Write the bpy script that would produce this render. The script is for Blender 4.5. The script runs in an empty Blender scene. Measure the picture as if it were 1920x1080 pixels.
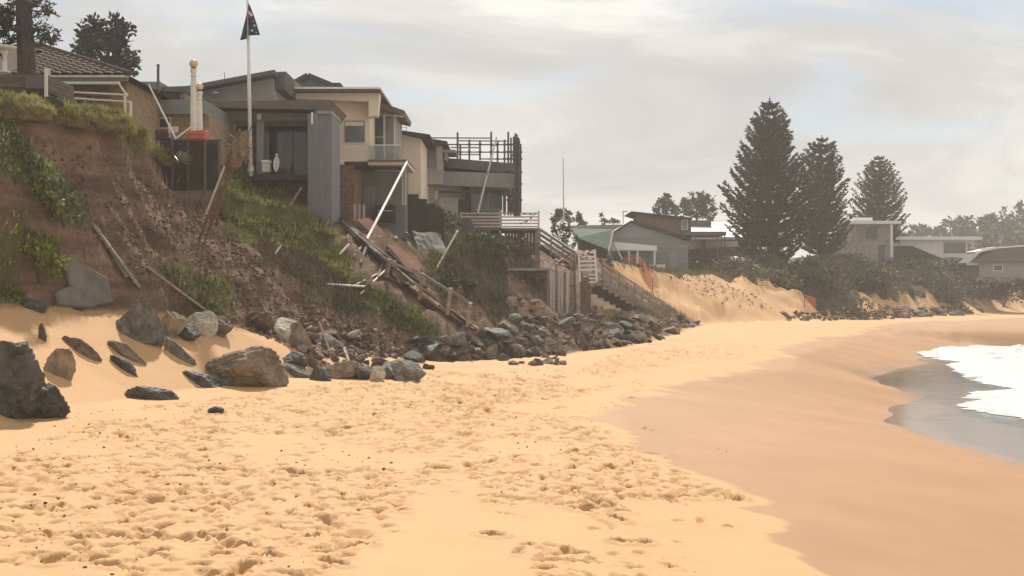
import bpy, bmesh, math, random
import numpy as np
from mathutils import Vector, Matrix, noise as mnoise

sc = bpy.context.scene
R = math.radians
random.seed(7)
RNG = np.random.default_rng(11)

# ------------------------------------------------------------------ camera
F_PX, ZC = 2600.0, 2.5           # focal length in photo pixels, eye height above the dry sand
cam_d = bpy.data.cameras.new('camera')
cam = bpy.data.objects.new('camera', cam_d)
sc.collection.objects.link(cam)
cam.location = (0, 0, ZC)
cam.rotation_euler = (R(90), 0, 0)
cam_d.sensor_width = 36.0
cam_d.lens = 36.0 * F_PX / 1920.0
cam_d.clip_start, cam_d.clip_end = 0.1, 9000
sc.camera = cam

# ------------------------------------------------------------------ sky, sun, exposure
SUN_EL, SUN_AZ = R(45), R(-3)   # azimuth from +Y (ahead) towards +X; sun ahead and to the left
sd = Vector((math.sin(SUN_AZ) * math.cos(SUN_EL), math.cos(SUN_AZ) * math.cos(SUN_EL), math.sin(SUN_EL)))
w = bpy.data.worlds.new('World')
sc.world = w
w.use_nodes = True
nt = w.node_tree
nt.nodes.clear()
N = lambda t: nt.nodes.new(t)
out, bg = N('ShaderNodeOutputWorld'), N('ShaderNodeBackground')
sky = N('ShaderNodeTexSky')
sky.sky_type = 'NISHITA'
sky.sun_disc = False
sky.sun_elevation = SUN_EL
sky.sun_rotation = SUN_AZ
sky.air_density, sky.dust_density = 1.0, 0.4
tc, sep = N('ShaderNodeTexCoord'), N('ShaderNodeSeparateXYZ')
nt.links.new(tc.outputs['Generated'], sep.inputs[0])
den = N('ShaderNodeMath'); den.operation = 'ADD'; den.inputs[1].default_value = 0.16
nt.links.new(sep.outputs['Z'], den.inputs[0])
mx = N('ShaderNodeMath'); mx.operation = 'MAXIMUM'; mx.inputs[1].default_value = 0.05
nt.links.new(den.outputs[0], mx.inputs[0])
dv = []
for k in ('X', 'Y'):
    d = N('ShaderNodeMath'); d.operation = 'DIVIDE'
    nt.links.new(sep.outputs[k], d.inputs[0]); nt.links.new(mx.outputs[0], d.inputs[1])
    dv.append(d)
cmb = N('ShaderNodeCombineXYZ')
nt.links.new(dv[0].outputs[0], cmb.inputs[0]); nt.links.new(dv[1].outputs[0], cmb.inputs[1])
def wnoise(scale, detail, rough, off, dist=0.6):
    m = N('ShaderNodeMapping'); m.inputs['Location'].default_value = off
    nt.links.new(cmb.outputs[0], m.inputs[0])
    n = N('ShaderNodeTexNoise'); n.inputs['Scale'].default_value = scale
    n.inputs['Detail'].default_value = detail; n.inputs['Roughness'].default_value = rough
    n.inputs['Distortion'].default_value = dist
    nt.links.new(m.outputs[0], n.inputs['Vector'])
    return n
def wramp(src, pts):
    r = N('ShaderNodeValToRGB'); el = r.color_ramp.elements
    while len(el) < len(pts): el.new(0.5)
    for e, (p, c) in zip(el, pts): e.position = p; e.color = c if len(c) == 4 else (*c, 1)
    r.color_ramp.interpolation = 'EASE'
    nt.links.new(src, r.inputs[0]); return r
n1 = wnoise(0.95, 7, 0.58, (20.3, 2.2, 0))
n2 = wnoise(1.5, 6, 0.55, (4.2, 24.3, 1.0))
cloudcol = wramp(n1.outputs['Fac'], [(0.33, (0.43, 0.435, 0.43)), (0.47, (0.50, 0.497, 0.485)), (0.57, (0.60, 0.59, 0.56)), (0.67, (0.76, 0.745, 0.70))])
gap = wramp(n2.outputs['Fac'], [(0.47, (0, 0, 0)), (0.68, (0.5, 0.5, 0.5))])
sk = N('ShaderNodeMix'); sk.data_type = 'RGBA'; sk.blend_type = 'MULTIPLY'; sk.inputs[0].default_value = 1.0
nt.links.new(sky.outputs[0], sk.inputs[6]); sk.inputs[7].default_value = (0.075, 0.075, 0.075, 1)
mixc = N('ShaderNodeMix'); mixc.data_type = 'RGBA'
lowfade = N('ShaderNodeMapRange'); lowfade.interpolation_type = 'SMOOTHSTEP'; lowfade.inputs[1].default_value = 0.03; lowfade.inputs[2].default_value = 0.11
nt.links.new(sep.outputs['Z'], lowfade.inputs[0])
gm_ = N('ShaderNodeMath'); gm_.operation = 'MULTIPLY'; nt.links.new(gap.outputs[0], gm_.inputs[0]); nt.links.new(lowfade.outputs[0], gm_.inputs[1])
nt.links.new(gm_.outputs[0], mixc.inputs[0])
nt.links.new(cloudcol.outputs[0], mixc.inputs[6]); nt.links.new(sk.outputs[2], mixc.inputs[7])
nt.links.new(mixc.outputs[2], bg.inputs[0])
bg.inputs[1].default_value = 1.0
nt.links.new(bg.outputs[0], out.inputs[0])

sl = bpy.data.lights.new('sun', 'SUN')
sl.energy, sl.angle, sl.color = 4.25, R(2.5), (1.0, 0.93, 0.83)
sun = bpy.data.objects.new('sun', sl)
sun.rotation_euler = sd.to_track_quat('Z', 'Y').to_euler()
sc.collection.objects.link(sun)

sc.view_settings.view_transform = 'Standard'
sc.view_settings.look = 'None'
sc.view_settings.exposure = 0.38
sc.view_settings.gamma = 1.0
sc.view_settings.use_curve_mapping = False
sc.render.engine = 'CYCLES'
sc.cycles.use_denoising = True
sc.cycles.max_bounces = 6
sc.cycles.diffuse_bounces = 3
sc.cycles.glossy_bounces = 3
sc.cycles.transmission_bounces = 4
sc.cycles.transparent_max_bounces = 8
sc.cycles.volume_bounces = 1
sc.cycles.sample_clamp_indirect = 6

# ------------------------------------------------------------------ helpers
col = sc.collection
def P(x, y, D):
    """the point that a surveyed sight line of the photograph reaches at distance D"""
    return Vector(((x - 960) / F_PX * D, D, ZC + (540 - y) / F_PX * D))

MATS = {}
def material(name, base, rough=0.8, noise=None, bump=None, metallic=0.0, vary=0.0, spec=0.5, second=None, extra=None, transmission=0.0, alpha=None):
    """procedural material: base colour broken up by noise, optional bump, per-object variation"""
    m = bpy.data.materials.new(name); m.use_nodes = True
    t = m.node_tree; nd = t.nodes; b = nd['Principled BSDF']
    b.inputs['Roughness'].default_value = rough
    b.inputs['Metallic'].default_value = metallic
    b.inputs['Specular IOR Level'].default_value = spec
    if transmission: b.inputs['Transmission Weight'].default_value = transmission
    co = nd.new('ShaderNodeTexCoord')
    src = None
    if noise is None: noise = (3.0, 0.25)
    scale, amt = noise[0], noise[1]
    n = nd.new('ShaderNodeTexNoise'); n.inputs['Scale'].default_value = scale
    n.inputs['Detail'].default_value = 6; n.inputs['Roughness'].default_value = 0.62
    if len(noise) > 2:
        mp = nd.new('ShaderNodeMapping'); mp.inputs['Scale'].default_value = noise[2]
        t.links.new(co.outputs['Object'], mp.inputs[0]); t.links.new(mp.outputs[0], n.inputs['Vector'])
    else:
        t.links.new(co.outputs['Object'], n.inputs['Vector'])
    r = nd.new('ShaderNodeValToRGB')
    c2 = second if second else tuple(min(1, c * (1 + amt)) for c in base)
    c1 = tuple(c * (1 - amt) for c in base)
    r.color_ramp.elements[0].position = 0.34; r.color_ramp.elements[1].position = 0.66
    r.color_ramp.elements[0].color = (*c1, 1); r.color_ramp.elements[1].color = (*c2, 1)
    t.links.new(n.outputs['Fac'], r.inputs[0])
    src = r.outputs[0]
    if vary:
        oi = nd.new('ShaderNodeObjectInfo')
        mr = nd.new('ShaderNodeMapRange'); mr.inputs[3].default_value = 1 - vary; mr.inputs[4].default_value = 1 + vary
        t.links.new(oi.outputs['Random'], mr.inputs[0])
        hs = nd.new('ShaderNodeHueSaturation')
        t.links.new(mr.outputs[0], hs.inputs['Value']); t.links.new(src, hs.inputs['Color'])
        src = hs.outputs[0]
    t.links.new(src, b.inputs['Base Color'])
    if bump:
        bn = nd.new('ShaderNodeTexNoise'); bn.inputs['Scale'].default_value = bump[0]; bn.inputs['Detail'].default_value = 5
        t.links.new(co.outputs['Object'], bn.inputs['Vector'])
        bp = nd.new('ShaderNodeBump'); bp.inputs['Strength'].default_value = bump[1]; bp.inputs['Distance'].default_value = bump[2] if len(bump) > 2 else 0.02
        t.links.new(bn.outputs['Fac'], bp.inputs['Height']); t.links.new(bp.outputs[0], b.inputs['Normal'])
    MATS[name] = m
    return m

def vcol_material(name, attr, rough=0.8, spec=0.3, translucent=0.0):
    """leaf / rubble material that takes each piece's own colour from an attribute"""
    m = bpy.data.materials.new(name); m.use_nodes = True
    t = m.node_tree; nd = t.nodes; b = nd['Principled BSDF']
    a = nd.new('ShaderNodeAttribute'); a.attribute_name = attr
    t.links.new(a.outputs['Color'], b.inputs['Base Color'])
    b.inputs['Roughness'].default_value = rough; b.inputs['Specular IOR Level'].default_value = spec
    if translucent:
        tr = nd.new('ShaderNodeBsdfTranslucent'); mxs = nd.new('ShaderNodeMixShader'); mxs.inputs[0].default_value = translucent
        t.links.new(a.outputs['Color'], tr.inputs[0]); t.links.new(b.outputs[0], mxs.inputs[1]); t.links.new(tr.outputs[0], mxs.inputs[2])
        t.links.new(mxs.outputs[0], nd['Material Output'].inputs[0])
    MATS[name] = m
    return m

def tag(o, label=None, cat=None, group=None, kind=None):
    if label: o['label'] = label
    if cat: o['category'] = cat
    if group: o['group'] = group
    if kind: o['kind'] = kind
    return o

def thing(name, label, cat, loc, group=None):
    o = bpy.data.objects.new(name, None); o.empty_display_size = 0.2
    col.objects.link(o); o.location = loc
    return tag(o, label, cat, group)

def root_loc(o):
    while o.parent: o = o.parent
    return Vector(o.location)

class MB:
    """collects shapes in world coordinates; build() links them as ONE mesh object"""
    def __init__(s): s.v = []; s.f = []
    def add(s, vs, fs):
        k = len(s.v); s.v += [Vector(v) for v in vs]; s.f += [tuple(i + k for i in f) for f in fs]; return s
    def hexa(s, a, b):
        """a, b: two quads (4 points each) facing each other"""
        return s.add(list(a) + list(b), [(3, 2, 1, 0), (4, 5, 6, 7), (0, 1, 5, 4), (1, 2, 6, 5), (2, 3, 7, 6), (3, 0, 4, 7)])
    def box(s, lo, hi):
        x0, y0, z0 = lo; x1, y1, z1 = hi
        return s.hexa([(x0, y0, z0), (x1, y0, z0), (x1, y1, z0), (x0, y1, z0)], [(x0, y0, z1), (x1, y0, z1), (x1, y1, z1), (x0, y1, z1)])
    def px(s, x0, y0, x1, y1, D, depth):
        """box whose near face, at distance D, covers the sight lines (x0,y0)-(x1,y1)"""
        a, b = P(x0, y1, D), P(x1, y0, D)
        return s.box((a.x, D, a.z), (b.x, D + depth, b.z))
    def prism(s, pts, off):
        """polygon swept along off"""
        n = len(pts); a = [Vector(p) for p in pts]; b = [p + Vector(off) for p in a]
        return s.add(a + b, [tuple(range(n))[::-1], tuple(range(n, 2 * n))] + [(i, (i + 1) % n, n + (i + 1) % n, n + i) for i in range(n)])
    def beam(s, p0, p1, w_, h_=None, up=(0, 0, 1)):
        p0, p1 = Vector(p0), Vector(p1); h_ = h_ or w_
        d = (p1 - p0).normalized(); u = Vector(up)
        if abs(d.dot(u)) > 0.95: u = Vector((0, 1, 0))
        a = d.cross(u).normalized() * (w_ / 2); b = a.cross(d).normalized() * (h_ / 2)
        q = [-a - b, a - b, a + b, -a + b]
        return s.hexa([p0 + k for k in q], [p1 + k for k in q])
    def tube(s, p0, p1, r0, r1=None, n=8, rings=1, bend=(0, 0, 0)):
        p0, p1 = Vector(p0), Vector(p1); r1 = r0 if r1 is None else r1
        d = (p1 - p0).normalized(); u = Vector((0, 0, 1)) if abs(d.z) < 0.9 else Vector((0, 1, 0))
        a = d.cross(u).normalized(); b = a.cross(d)
        vs, fs = [], []
        for k in range(rings + 1):
            t = k / rings; c = p0.lerp(p1, t) + Vector(bend) * (4 * t * (1 - t)); r = r0 + (r1 - r0) * t
            vs += [c + (a * math.cos(2 * math.pi * i / n) + b * math.sin(2 * math.pi * i / n)) * r for i in range(n)]
        for k in range(rings):
            fs += [(k * n + i, k * n + (i + 1) % n, (k + 1) * n + (i + 1) % n, (k + 1) * n + i) for i in range(n)]
        fs += [tuple(range(n))[::-1], tuple(range(rings * n, rings * n + n))]
        return s.add(vs, fs)
    def lathe(s, c, prof, n=14):
        c = Vector(c); vs = []; fs = []
        for r, z in prof: vs += [c + Vector((r * math.cos(2 * math.pi * i / n), r * math.sin(2 * math.pi * i / n), z)) for i in range(n)]
        for k in range(len(prof) - 1):
            fs += [(k * n + i, k * n + (i + 1) % n, (k + 1) * n + (i + 1) % n, (k + 1) * n + i) for i in range(n)]
        fs += [tuple(range(n))[::-1], tuple(range((len(prof) - 1) * n, len(prof) * n))]
        return s.add(vs, fs)
    def build(s, name, mat, parent=None, loc=None, smooth=False, bevel=0.0):
        me = bpy.data.meshes.new(name)
        o = bpy.data.objects.new(name, me); col.objects.link(o)
        if parent is not None:
            base = root_loc(parent); o.parent = parent
        else:
            base = Vector(loc) if loc is not None else Vector((0, 0, 0)); o.location = base
        me.from_pydata([v - base for v in s.v], [], s.f)
        if isinstance(mat, str): mat = MATS[mat]
        me.materials.append(mat)
        if smooth: me.polygons.foreach_set('use_smooth', [True] * len(me.polygons))
        if bevel:
            bm = bmesh.new(); bm.from_mesh(me)
            bmesh.ops.bevel(bm, geom=bm.edges[:], offset=bevel, segments=1, affect='EDGES', clamp_overlap=True)
            bm.to_mesh(me); bm.free()
        me.update()
        return o

def np_mesh(name, verts, faces, mat, attr=None, smooth=False, loc=(0, 0, 0), parent=None):
    """mesh from numpy arrays; faces all quads or all tris; attr = (name, per-vertex rgb)"""
    me = bpy.data.meshes.new(name)
    nv, nf, k = len(verts), len(faces), faces.shape[1]
    me.vertices.add(nv); me.vertices.foreach_set('co', (verts - np.array(loc)).astype(np.float32).ravel())
    me.loops.add(nf * k); me.loops.foreach_set('vertex_index', faces.astype(np.int32).ravel())
    me.polygons.add(nf); me.polygons.foreach_set('loop_start', np.arange(0, nf * k, k, dtype=np.int32))
    if smooth: me.polygons.foreach_set('use_smooth', np.ones(nf, dtype=bool))
    me.update(calc_edges=True); me.validate()
    if attr:
        a = me.color_attributes.new(attr[0], 'FLOAT_COLOR', 'POINT')
        c = np.ones((nv, 4), dtype=np.float32); c[:, :attr[1].shape[1]] = attr[1]
        a.data.foreach_set('color', c.ravel())
    me.materials.append(MATS[mat] if isinstance(mat, str) else mat)
    o = bpy.data.objects.new(name, me); col.objects.link(o)
    if parent is not None: o.parent = parent
    else: o.location = loc
    return o

# value noise on numpy arrays
_T = RNG.random((256, 256))
def vnoise(x, y, s=0):
    x = np.asarray(x, float) + s * 17.31; y = np.asarray(y, float) + s * 9.77
    xi, yi = np.floor(x).astype(int), np.floor(y).astype(int)
    fx, fy = x - xi, y - yi
    fx = fx * fx * (3 - 2 * fx); fy = fy * fy * (3 - 2 * fy)
    g = lambda a, b: _T[a & 255, b & 255]
    return (g(xi, yi) * (1 - fx) + g(xi + 1, yi) * fx) * (1 - fy) + (g(xi, yi + 1) * (1 - fx) + g(xi + 1, yi + 1) * fx) * fy
def fbm(x, y, o=4, s=0, gain=0.5):
    t, a, n = 0.0, 1.0, 0.0
    for k in range(o):
        t = t + a * (vnoise(x * 2 ** k, y * 2 ** k, s + k * 3) - 0.5); n += a; a *= gain
    return t / n
def inpoly(px_, py_, poly):
    px_, py_ = np.asarray(px_, float), np.asarray(py_, float)
    ins = np.zeros(px_.shape, bool); n = len(poly)
    for i in range(n):
        (x0, y0), (x1, y1) = poly[i], poly[(i + 1) % n]
        c = (y0 > py_) != (y1 > py_)
        with np.errstate(divide='ignore', invalid='ignore'):
            ins ^= c & (px_ < (x1 - x0) * (py_ - y0) / ((y1 - y0) if y1 != y0 else 1e-9) + x0)
    return ins
def proj(X, Y, Z):
    return 960 + X * F_PX / Y, 540 - (Z - ZC) * F_PX / Y
# ------------------------------------------------------------------ terrain
# feature lines of the shore, each a function of the distance along the beach
bY = [5, 20, 28, 33, 35, 40, 43, 48, 52, 55, 58, 62, 66, 70, 80, 90, 100, 115, 125, 140, 165, 200, 260, 700]
bX = [-16.5, -16.5, -15.8, -13.9, -12.9, -11.9, -11.7, -12, -11.7, -10.4, -9.8, -8.4, -5.5, -1.8, 1.0, 4.8, 11, 19.5, 23.6, 34.4, 50.6, 74, 110, 300]
bZ = [7.3, 7.3, 7.3, 7.25, 7.28, 7.5, 7.35, 7.1, 6.85, 7.1, 6.6, 5.7, 5.3, 5.2, 5.2, 4.7, 3.6, 3.4, 3.9, 4.5, 4.6, 5.0, 6, 8]
eY = [5, 20, 28, 33, 36, 39, 42, 46, 48, 50, 54, 58, 64, 70, 76, 84, 93, 97, 100, 110, 115, 118, 121, 130, 140, 173, 200, 260, 700]
eX = [-14, -14, -14.3, -12.2, -10.5, -8.1, -6.5, -3.2, -0.8, 1.0, 2.8, 4.5, 6.3, 7.6, 8.8, 10.5, 12.7, 14.5, 17.5, 23.5, 26, 27.5, 29.8, 36, 42, 62.7, 80, 115, 320]
eZ = [1.8, 1.8, 2.4, 2.25, 2.0, 1.6, .85, .05, .05, .1, .1, .1, .1, .1, .1, .1, .05, .1, .1, .0, -.1, -.2, -.3, -.3, -.3, -.3, -.3, -.3, -.3]
fY = [5, 20, 28, 32, 36, 40, 44, 46, 50, 60, 93, 105, 115, 121, 140, 173, 700]
fX = [-9, -9, -9.3, -8.6, -7.0, -5.2, -2.2, 0.2, 4.0, 8.6, 16.5, 24, 30, 33.5, 46, 67, 340]
fZ = [0, 0, 0, 0, .05, 0, 0, -.02, -.03, -.05, -.1, -.1, -.2, -.4, -.4, -.4, -.4]
hY = [5, 12, 20, 28, 32, 36, 40, 45, 52, 61, 70, 87, 94.5, 97, 100, 106, 700]
hX = [6.5, 7.8, 9.5, 11.5, 11.8, 11.2, 11.2, 12.4, 15.0, 15.4, 20, 26, 33, 55, 120, 200, 900]
wY = [5, 12.5, 15.9, 21, 27, 32, 40, 50, 59, 65, 80, 95, 110, 130, 700]
wX = [4.9, 4.1, 3.4, 3.3, 1.9, 1.3, 3.6, 8, 11, 12, 17, 24, 31, 44, 500]
mY = [5, 30, 33, 36, 39, 43, 46, 49, 52, 57, 63, 70, 80, 92, 125, 700]
mB = [0, 0, .75, .3, -.35, -.45, .2, .6, .6, .35, -.5, -1.5, -.9, -.2, .5, .5]     # bulge of the bank half way down
ip = np.interp
SEA_Z = -1.5

def smooth_prof(X, Y):
    B, ZB, E, ZE = ip(Y, bY, bX), ip(Y, bY, bZ), ip(Y, eY, eX), ip(Y, eY, eZ)
    wob = fbm(Y * 0.55, Y * 0.0 + 3.3, 4, 5, .6) * np.where(Y > 50, .5, 1.5) * ((Y > 34) & (Y < 95))
    B = B + wob
    Fx, Fz, H = ip(Y, fY, fX), ip(Y, fY, fZ), ip(Y, hY, hX)
    H = H + fbm(Y * 0.22, Y * 0 + 1.7, 3, 9) * 2.2 * (Y < 95)
    sandgap = np.clip(1 - np.abs(Y - 105) / 11, 0, 1)
    drop = np.where((Y > 34) & (Y < 50), 1.35, 0.7) * (1 - sandgap)
    ds = np.where((Y > 34) & (Y < 50), 0.34, 0.8)
    CX, CZ = B + ds, ZB - drop
    MX, MZ = (CX + E) / 2, (CZ + ZE) / 2 + ip(Y, mY, mB)
    G, GZ = Fx + (H - Fx) * 0.55, Fz + (SEA_Z - Fz) * 0.30
    lines = [(-400 + 0 * Y, ZB + 1.0), (B - 6, ZB + 0.15), (B, ZB), (CX, CZ), (MX, MZ), (E, ZE), (Fx, Fz), (G, GZ), (H, SEA_Z + 0 * Y), (H + 14, SEA_Z - 1.1 + 0 * Y), (H + 400, SEA_Z - 4 + 0 * Y)]
    z = np.full(X.shape, lines[0][1] if np.isscalar(lines[0][1]) else 0.0)
    z = lines[0][1] + 0 * X
    for (x0, z0), (x1, z1) in zip(lines[:-1], lines[1:]):
        t = np.clip((X - x0) / np.maximum(x1 - x0, 0.05), 0, 1)
        z = np.where(X >= x0, z0 + (z1 - z0) * t, z)
    return z, B, E, CX

def terrain(X, Y, detail=True):
    X, Y = np.asarray(X, float), np.asarray(Y, float)
    z, B, E, CX = smooth_prof(X, Y)
    bank = np.clip((X - B) / 0.4, 0, 1) * np.clip((E + 0.4 - X) / 0.8, 0, 1)
    gapw = np.clip(1 - np.abs(Y - 105) / 9, 0, 1)
    bank = bank * (1 - gapw)
    if detail:
        rough = np.where(Y < 100, 1.0, 2.0)
        z = z + bank * rough * (fbm(X * 0.55, Y * 0.55, 4, 2) * 1.25 + fbm(X * 2.6, Y * 2.6, 3, 21) * 0.34)
        gul = (1 - np.abs(2 * vnoise(Y * .85 + X * .22, X * .12, 207) - 1)) ** 3
        z = z - bank * gul * .42 * ((Y > 34) & (Y < 64)) + bank * fbm(X * 1.4, Y * 1.4, 2, 209) * .35 * (Y < 64)
        sand = np.clip((X - E) / 0.8, 0, 1)
        z = z + sand * fbm(X * 0.35, Y * 0.22, 3, 31) * 0.10 * np.clip((ip(Y, hY, hX) - X) / 4, 0, 1)
        z = z + (X < B) * (fbm(X * 0.4, Y * 0.4, 3, 41) * 0.12)
        z = z + gapw * np.clip((X - B) / 2, 0, 1) * fbm(X * 0.3, Y * 0.2, 2, 51) * 0.22
    hill = 14 * np.exp(-((X - 150) / 62) ** 2 - ((Y - 352) / 55) ** 2) + 3 * np.exp(-((X - 20) / 60) ** 2 - ((Y - 420) / 70) ** 2)
    return z + hill * np.clip((Y - 230) / 60, 0, 1)

def H1(x, y):
    return float(terrain(np.array([x]), np.array([y]))[0])

def seg(a, b, st): return np.arange(a, b, st)
gx = np.concatenate([seg(-400, -60, 20), seg(-60, -20, 1.0), seg(-20, -9, 0.13), seg(-9, 7, 0.036), seg(7, 16, 0.1), seg(16, 45, 0.35), seg(45, 120, 1.2), seg(120, 401, 20)])
ys, yv = [], 6.0
while yv < 800:
    ys.append(yv)
    yv += max(0.04, 0.0034 * yv) if yv < 44 else 0.0075 * yv if yv < 150 else 0.02 * yv
gy = np.array(ys)
GX, GY = np.meshgrid(gx, gy)
GZ = terrain(GX, GY)

# footprints and churned sand: real dents in the sheet
TRAMPLED = [
    ([(-300, 810), (240, 765), (520, 728), (800, 700), (1000, 716), (830, 800), (760, 900), (640, 1000), (560, 1090), (-300, 1090)], 21, .82),
    ([(1040, 735), (1130, 760), (1200, 800), (1330, 830), (1390, 850), (1190, 870), (1130, 930), (1320, 1040), (1300, 1090), (1040, 1090), (1000, 1000), (900, 880), (850, 790), (950, 740)], 20, .80),
    ([(800, 692), (1060, 692), (1200, 652), (1330, 622), (1430, 640), (1380, 662), (1200, 682), (1050, 735), (850, 765)], 13, 1.1),
    ([(1330, 622), (1260, 560), (1260, 530), (1420, 560), (1560, 610), (1700, 625), (1600, 650)], 1.6, 2.2)]
dents = []
for poly, dens, big in TRAMPLED:
    pts = [P(x, y, ZC * F_PX / (y - 540)) for x, y in poly] if min(y for x, y in poly) > 600 else [Vector((14, 90, 0)), Vector((12.5, 104, 0)), Vector((20, 112, 0)), Vector((28, 121, 0)), Vector((40, 118, 0)), Vector((26, 80, 0))]
    wp = [(p.x, p.y) for p in pts]
    x0, x1, y0, y1 = min(p[0] for p in wp), max(p[0] for p in wp), min(p[1] for p in wp), max(p[1] for p in wp)
    n = int((x1 - x0) * (y1 - y0) * dens)
    xs, yy = RNG.uniform(x0, x1, n), RNG.uniform(y0, y1, n)
    keep = inpoly(xs, yy, wp) & (vnoise(xs * 0.55, yy * 0.4, 61) > 0.33)
    for x, y in zip(xs[keep], yy[keep]): dents.append((x, y, big))
for k in range(60): dents.append((RNG.uniform(-4, 3), RNG.uniform(11.5, 30), 0.8))
for x0_, y0_, x1_, y1_ in [(-2.6, 11, 1.5, 46), (1.4, 11, 1.2, 30), (1.2, 30, 8.5, 62), (-4.5, 14, -1.5, 40), (.6, 12, 2.2, 26), (-3.5, 12, -6, 26), (2.4, 20, .5, 36), (6, 52, 16, 92)]:   # single walkers' tracks
    n_ = int(math.hypot(x1_ - x0_, y1_ - y0_) / .62)
    for k in range(n_):
        u_ = k / n_; dents.append((x0_ + (x1_ - x0_) * u_ + .35 * math.sin(u_ * 9) + (.11 if k % 2 else -.11), y0_ + (y1_ - y0_) * u_ + RNG.normal(0, .06), 1.05))
DEP, RIM = np.zeros(GX.shape), np.zeros(GX.shape)
for x, y, big in dents:
    s_ = RNG.uniform(0.6, 1.25) * big
    a, b, d = 0.115 * s_, 0.062 * s_, RNG.uniform(0.05, 0.18) * min(s_, 1.3)
    if RNG.random() < 0.12: a, b, d = a * 1.25, b * 1.7, d * 1.35
    if RNG.random() < .10: a, b, d = a * 2.2, b * .8, d * .6
    an = RNG.normal(1.1, 0.9); r = 3.2 * max(a, b)
    i0, i1 = np.searchsorted(gx, x - r), np.searchsorted(gx, x + r)
    j0, j1 = np.searchsorted(gy, y - r), np.searchsorted(gy, y + r)
    if i1 - i0 < 2 or j1 - j0 < 1: continue
    dx, dy = GX[j0:j1, i0:i1] - x, GY[j0:j1, i0:i1] - y
    u, v = dx * math.cos(an) + dy * math.sin(an), -dx * math.sin(an) + dy * math.cos(an)
    q = np.sqrt((u / a) ** 2 + (v / b) ** 2)
    DEP[j0:j1, i0:i1] = np.minimum(DEP[j0:j1, i0:i1], -d * np.exp(-q ** 3)); RIM[j0:j1, i0:i1] = np.maximum(RIM[j0:j1, i0:i1], 0.28 * d * np.exp(-((q - 1.55) / 0.45) ** 2))
GZ += DEP + RIM * np.exp(DEP / .03)
# lumpy, kicked-up sand between the prints
ch = inpoly(*proj(GX, np.maximum(GY, 1), GX * 0), TRAMPLED[0][0]) & (GY < 45)
GZ += np.where(ch, fbm(GX * 4.5, GY * 4.5, 3, 71) * 0.035, 0)

# zones: what each patch of the ground is made of
_, BB, EE, CC = smooth_prof(GX, GY)
edge = fbm(GX * 0.9, GY * 0.9, 3, 81) * 1.0
sedge = fbm(GX * 0.35, GY * 0.35, 1, 82) * 0.5
far_sand = (GY > 117) & (GX > BB + (EE - BB) * (.78 + fbm(GX * .10, GY * .30, 3, 83) * .9))
is_sand = far_sand | (GX > EE + 0.45 + sedge) | ((GY > 92) & (GY < 117) & (GX > BB + 0.6 + edge))
lobes = np.abs(vnoise(GY * 0.55, GY * 0 + 4.2, 91) - 0.5) * 1.7 + fbm(GX * 0.5, GY * 1.3, 3, 93) * 0.9
WX = ip(GY, wY, wX) + np.where(GY < 60, lobes * np.minimum(1, GY / 22), lobes)
wet = np.clip((GX - WX) / (0.007 * GY), 0, 1)
shine = np.clip((GX - (ip(GY, hY, hX) - 1.0 + fbm(GX * .3, GY * .25, 3, 95) * 3)) / 2.0, 0, 1)
PXX, PYY = proj(GX, GY, GZ)
GREEN = [  # outlines, along the survey sight lines, of the grassed and scrubby ground
    ([(-80, 150), (75, 180), (210, 205), (300, 285), (330, 320), (250, 262), (120, 215), (60, 205), (-80, 235)], (0.26, 0.245, 0.065), 'lawn', 60),
    ([(-80, 215), (20, 240), (70, 290), (130, 350), (165, 410), (150, 425), (90, 400), (60, 360), (-80, 300)], (0.183, 0.226, 0.100), 'scrub', 60),
    ([(-80, 395), (40, 415), (110, 455), (122, 500), (90, 520), (40, 490), (-80, 500)], (0.268, 0.287, 0.067), 'scrub', 60),
    ([(-80, 500), (40, 520), (60, 560), (-80, 575)], (0.146, 0.177, 0.061), 'scrub', 60),
    ([(385, 335), (440, 305), (520, 330), (545, 380), (620, 430), (655, 500), (640, 530), (560, 470), (470, 440), (420, 400)], (0.250, 0.250, 0.076), 'scrub', 62),
    ([(400, 390), (470, 430), (475, 465), (430, 440)], (0.16, 0.155, 0.05), 'lawn', 62),
    ([(640, 505), (690, 530), (780, 580), (835, 630), (800, 640), (720, 600), (660, 560)], (0.165, 0.189, 0.067), 'scrub', 62),
    ([(285, 490), (330, 500), (420, 530), (440, 590), (400, 600), (340, 545)], (0.183, 0.189, 0.067), 'scrub', 62),
    ([(540, 530), (600, 535), (640, 575), (620, 585), (570, 550)], (0.125, 0.120, 0.042), 'lawn', 62),
    ([(770, 380), (860, 395), (960, 440), (990, 480), (940, 500), (870, 520), (830, 560), (790, 500), (830, 440)], (0.122, 0.128, 0.051), 'scrub', 95),
    ([(470, 450), (560, 470), (640, 530), (700, 585), (640, 590), (560, 525), (500, 495)], (0.095, 0.072, 0.045), 'brush', 62),
    ([(830, 500), (900, 460), (950, 480), (950, 600), (930, 605), (880, 560)], (0.090, 0.070, 0.045), 'brush', 95),
    ([(1040, 425), (1090, 440), (1130, 470), (1060, 470)], (0.104, 0.110, 0.049), 'scrub', 110)]
green = np.zeros(GX.shape + (3,)); gm = np.zeros(GX.shape)
for poly, c, kind, ymax in GREEN:
    k = inpoly(PXX + edge * 18, PYY + edge * 12, poly) & ~is_sand & (GY < ymax)
    gm[k] = 1.0 if kind != 'brush' else .45
farveg = (GY > 113) & ~is_sand
gm[farveg] = 0.8
plate = (GX < BB - 0.1) & (GY < 113); gm[plate] = 1.0
sandy = np.maximum(np.clip((GX - (EE + .05 + sedge)) / .25, 0, 1), is_sand)
zone = np.stack([gm, wet, shine, sandy], -1)

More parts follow.
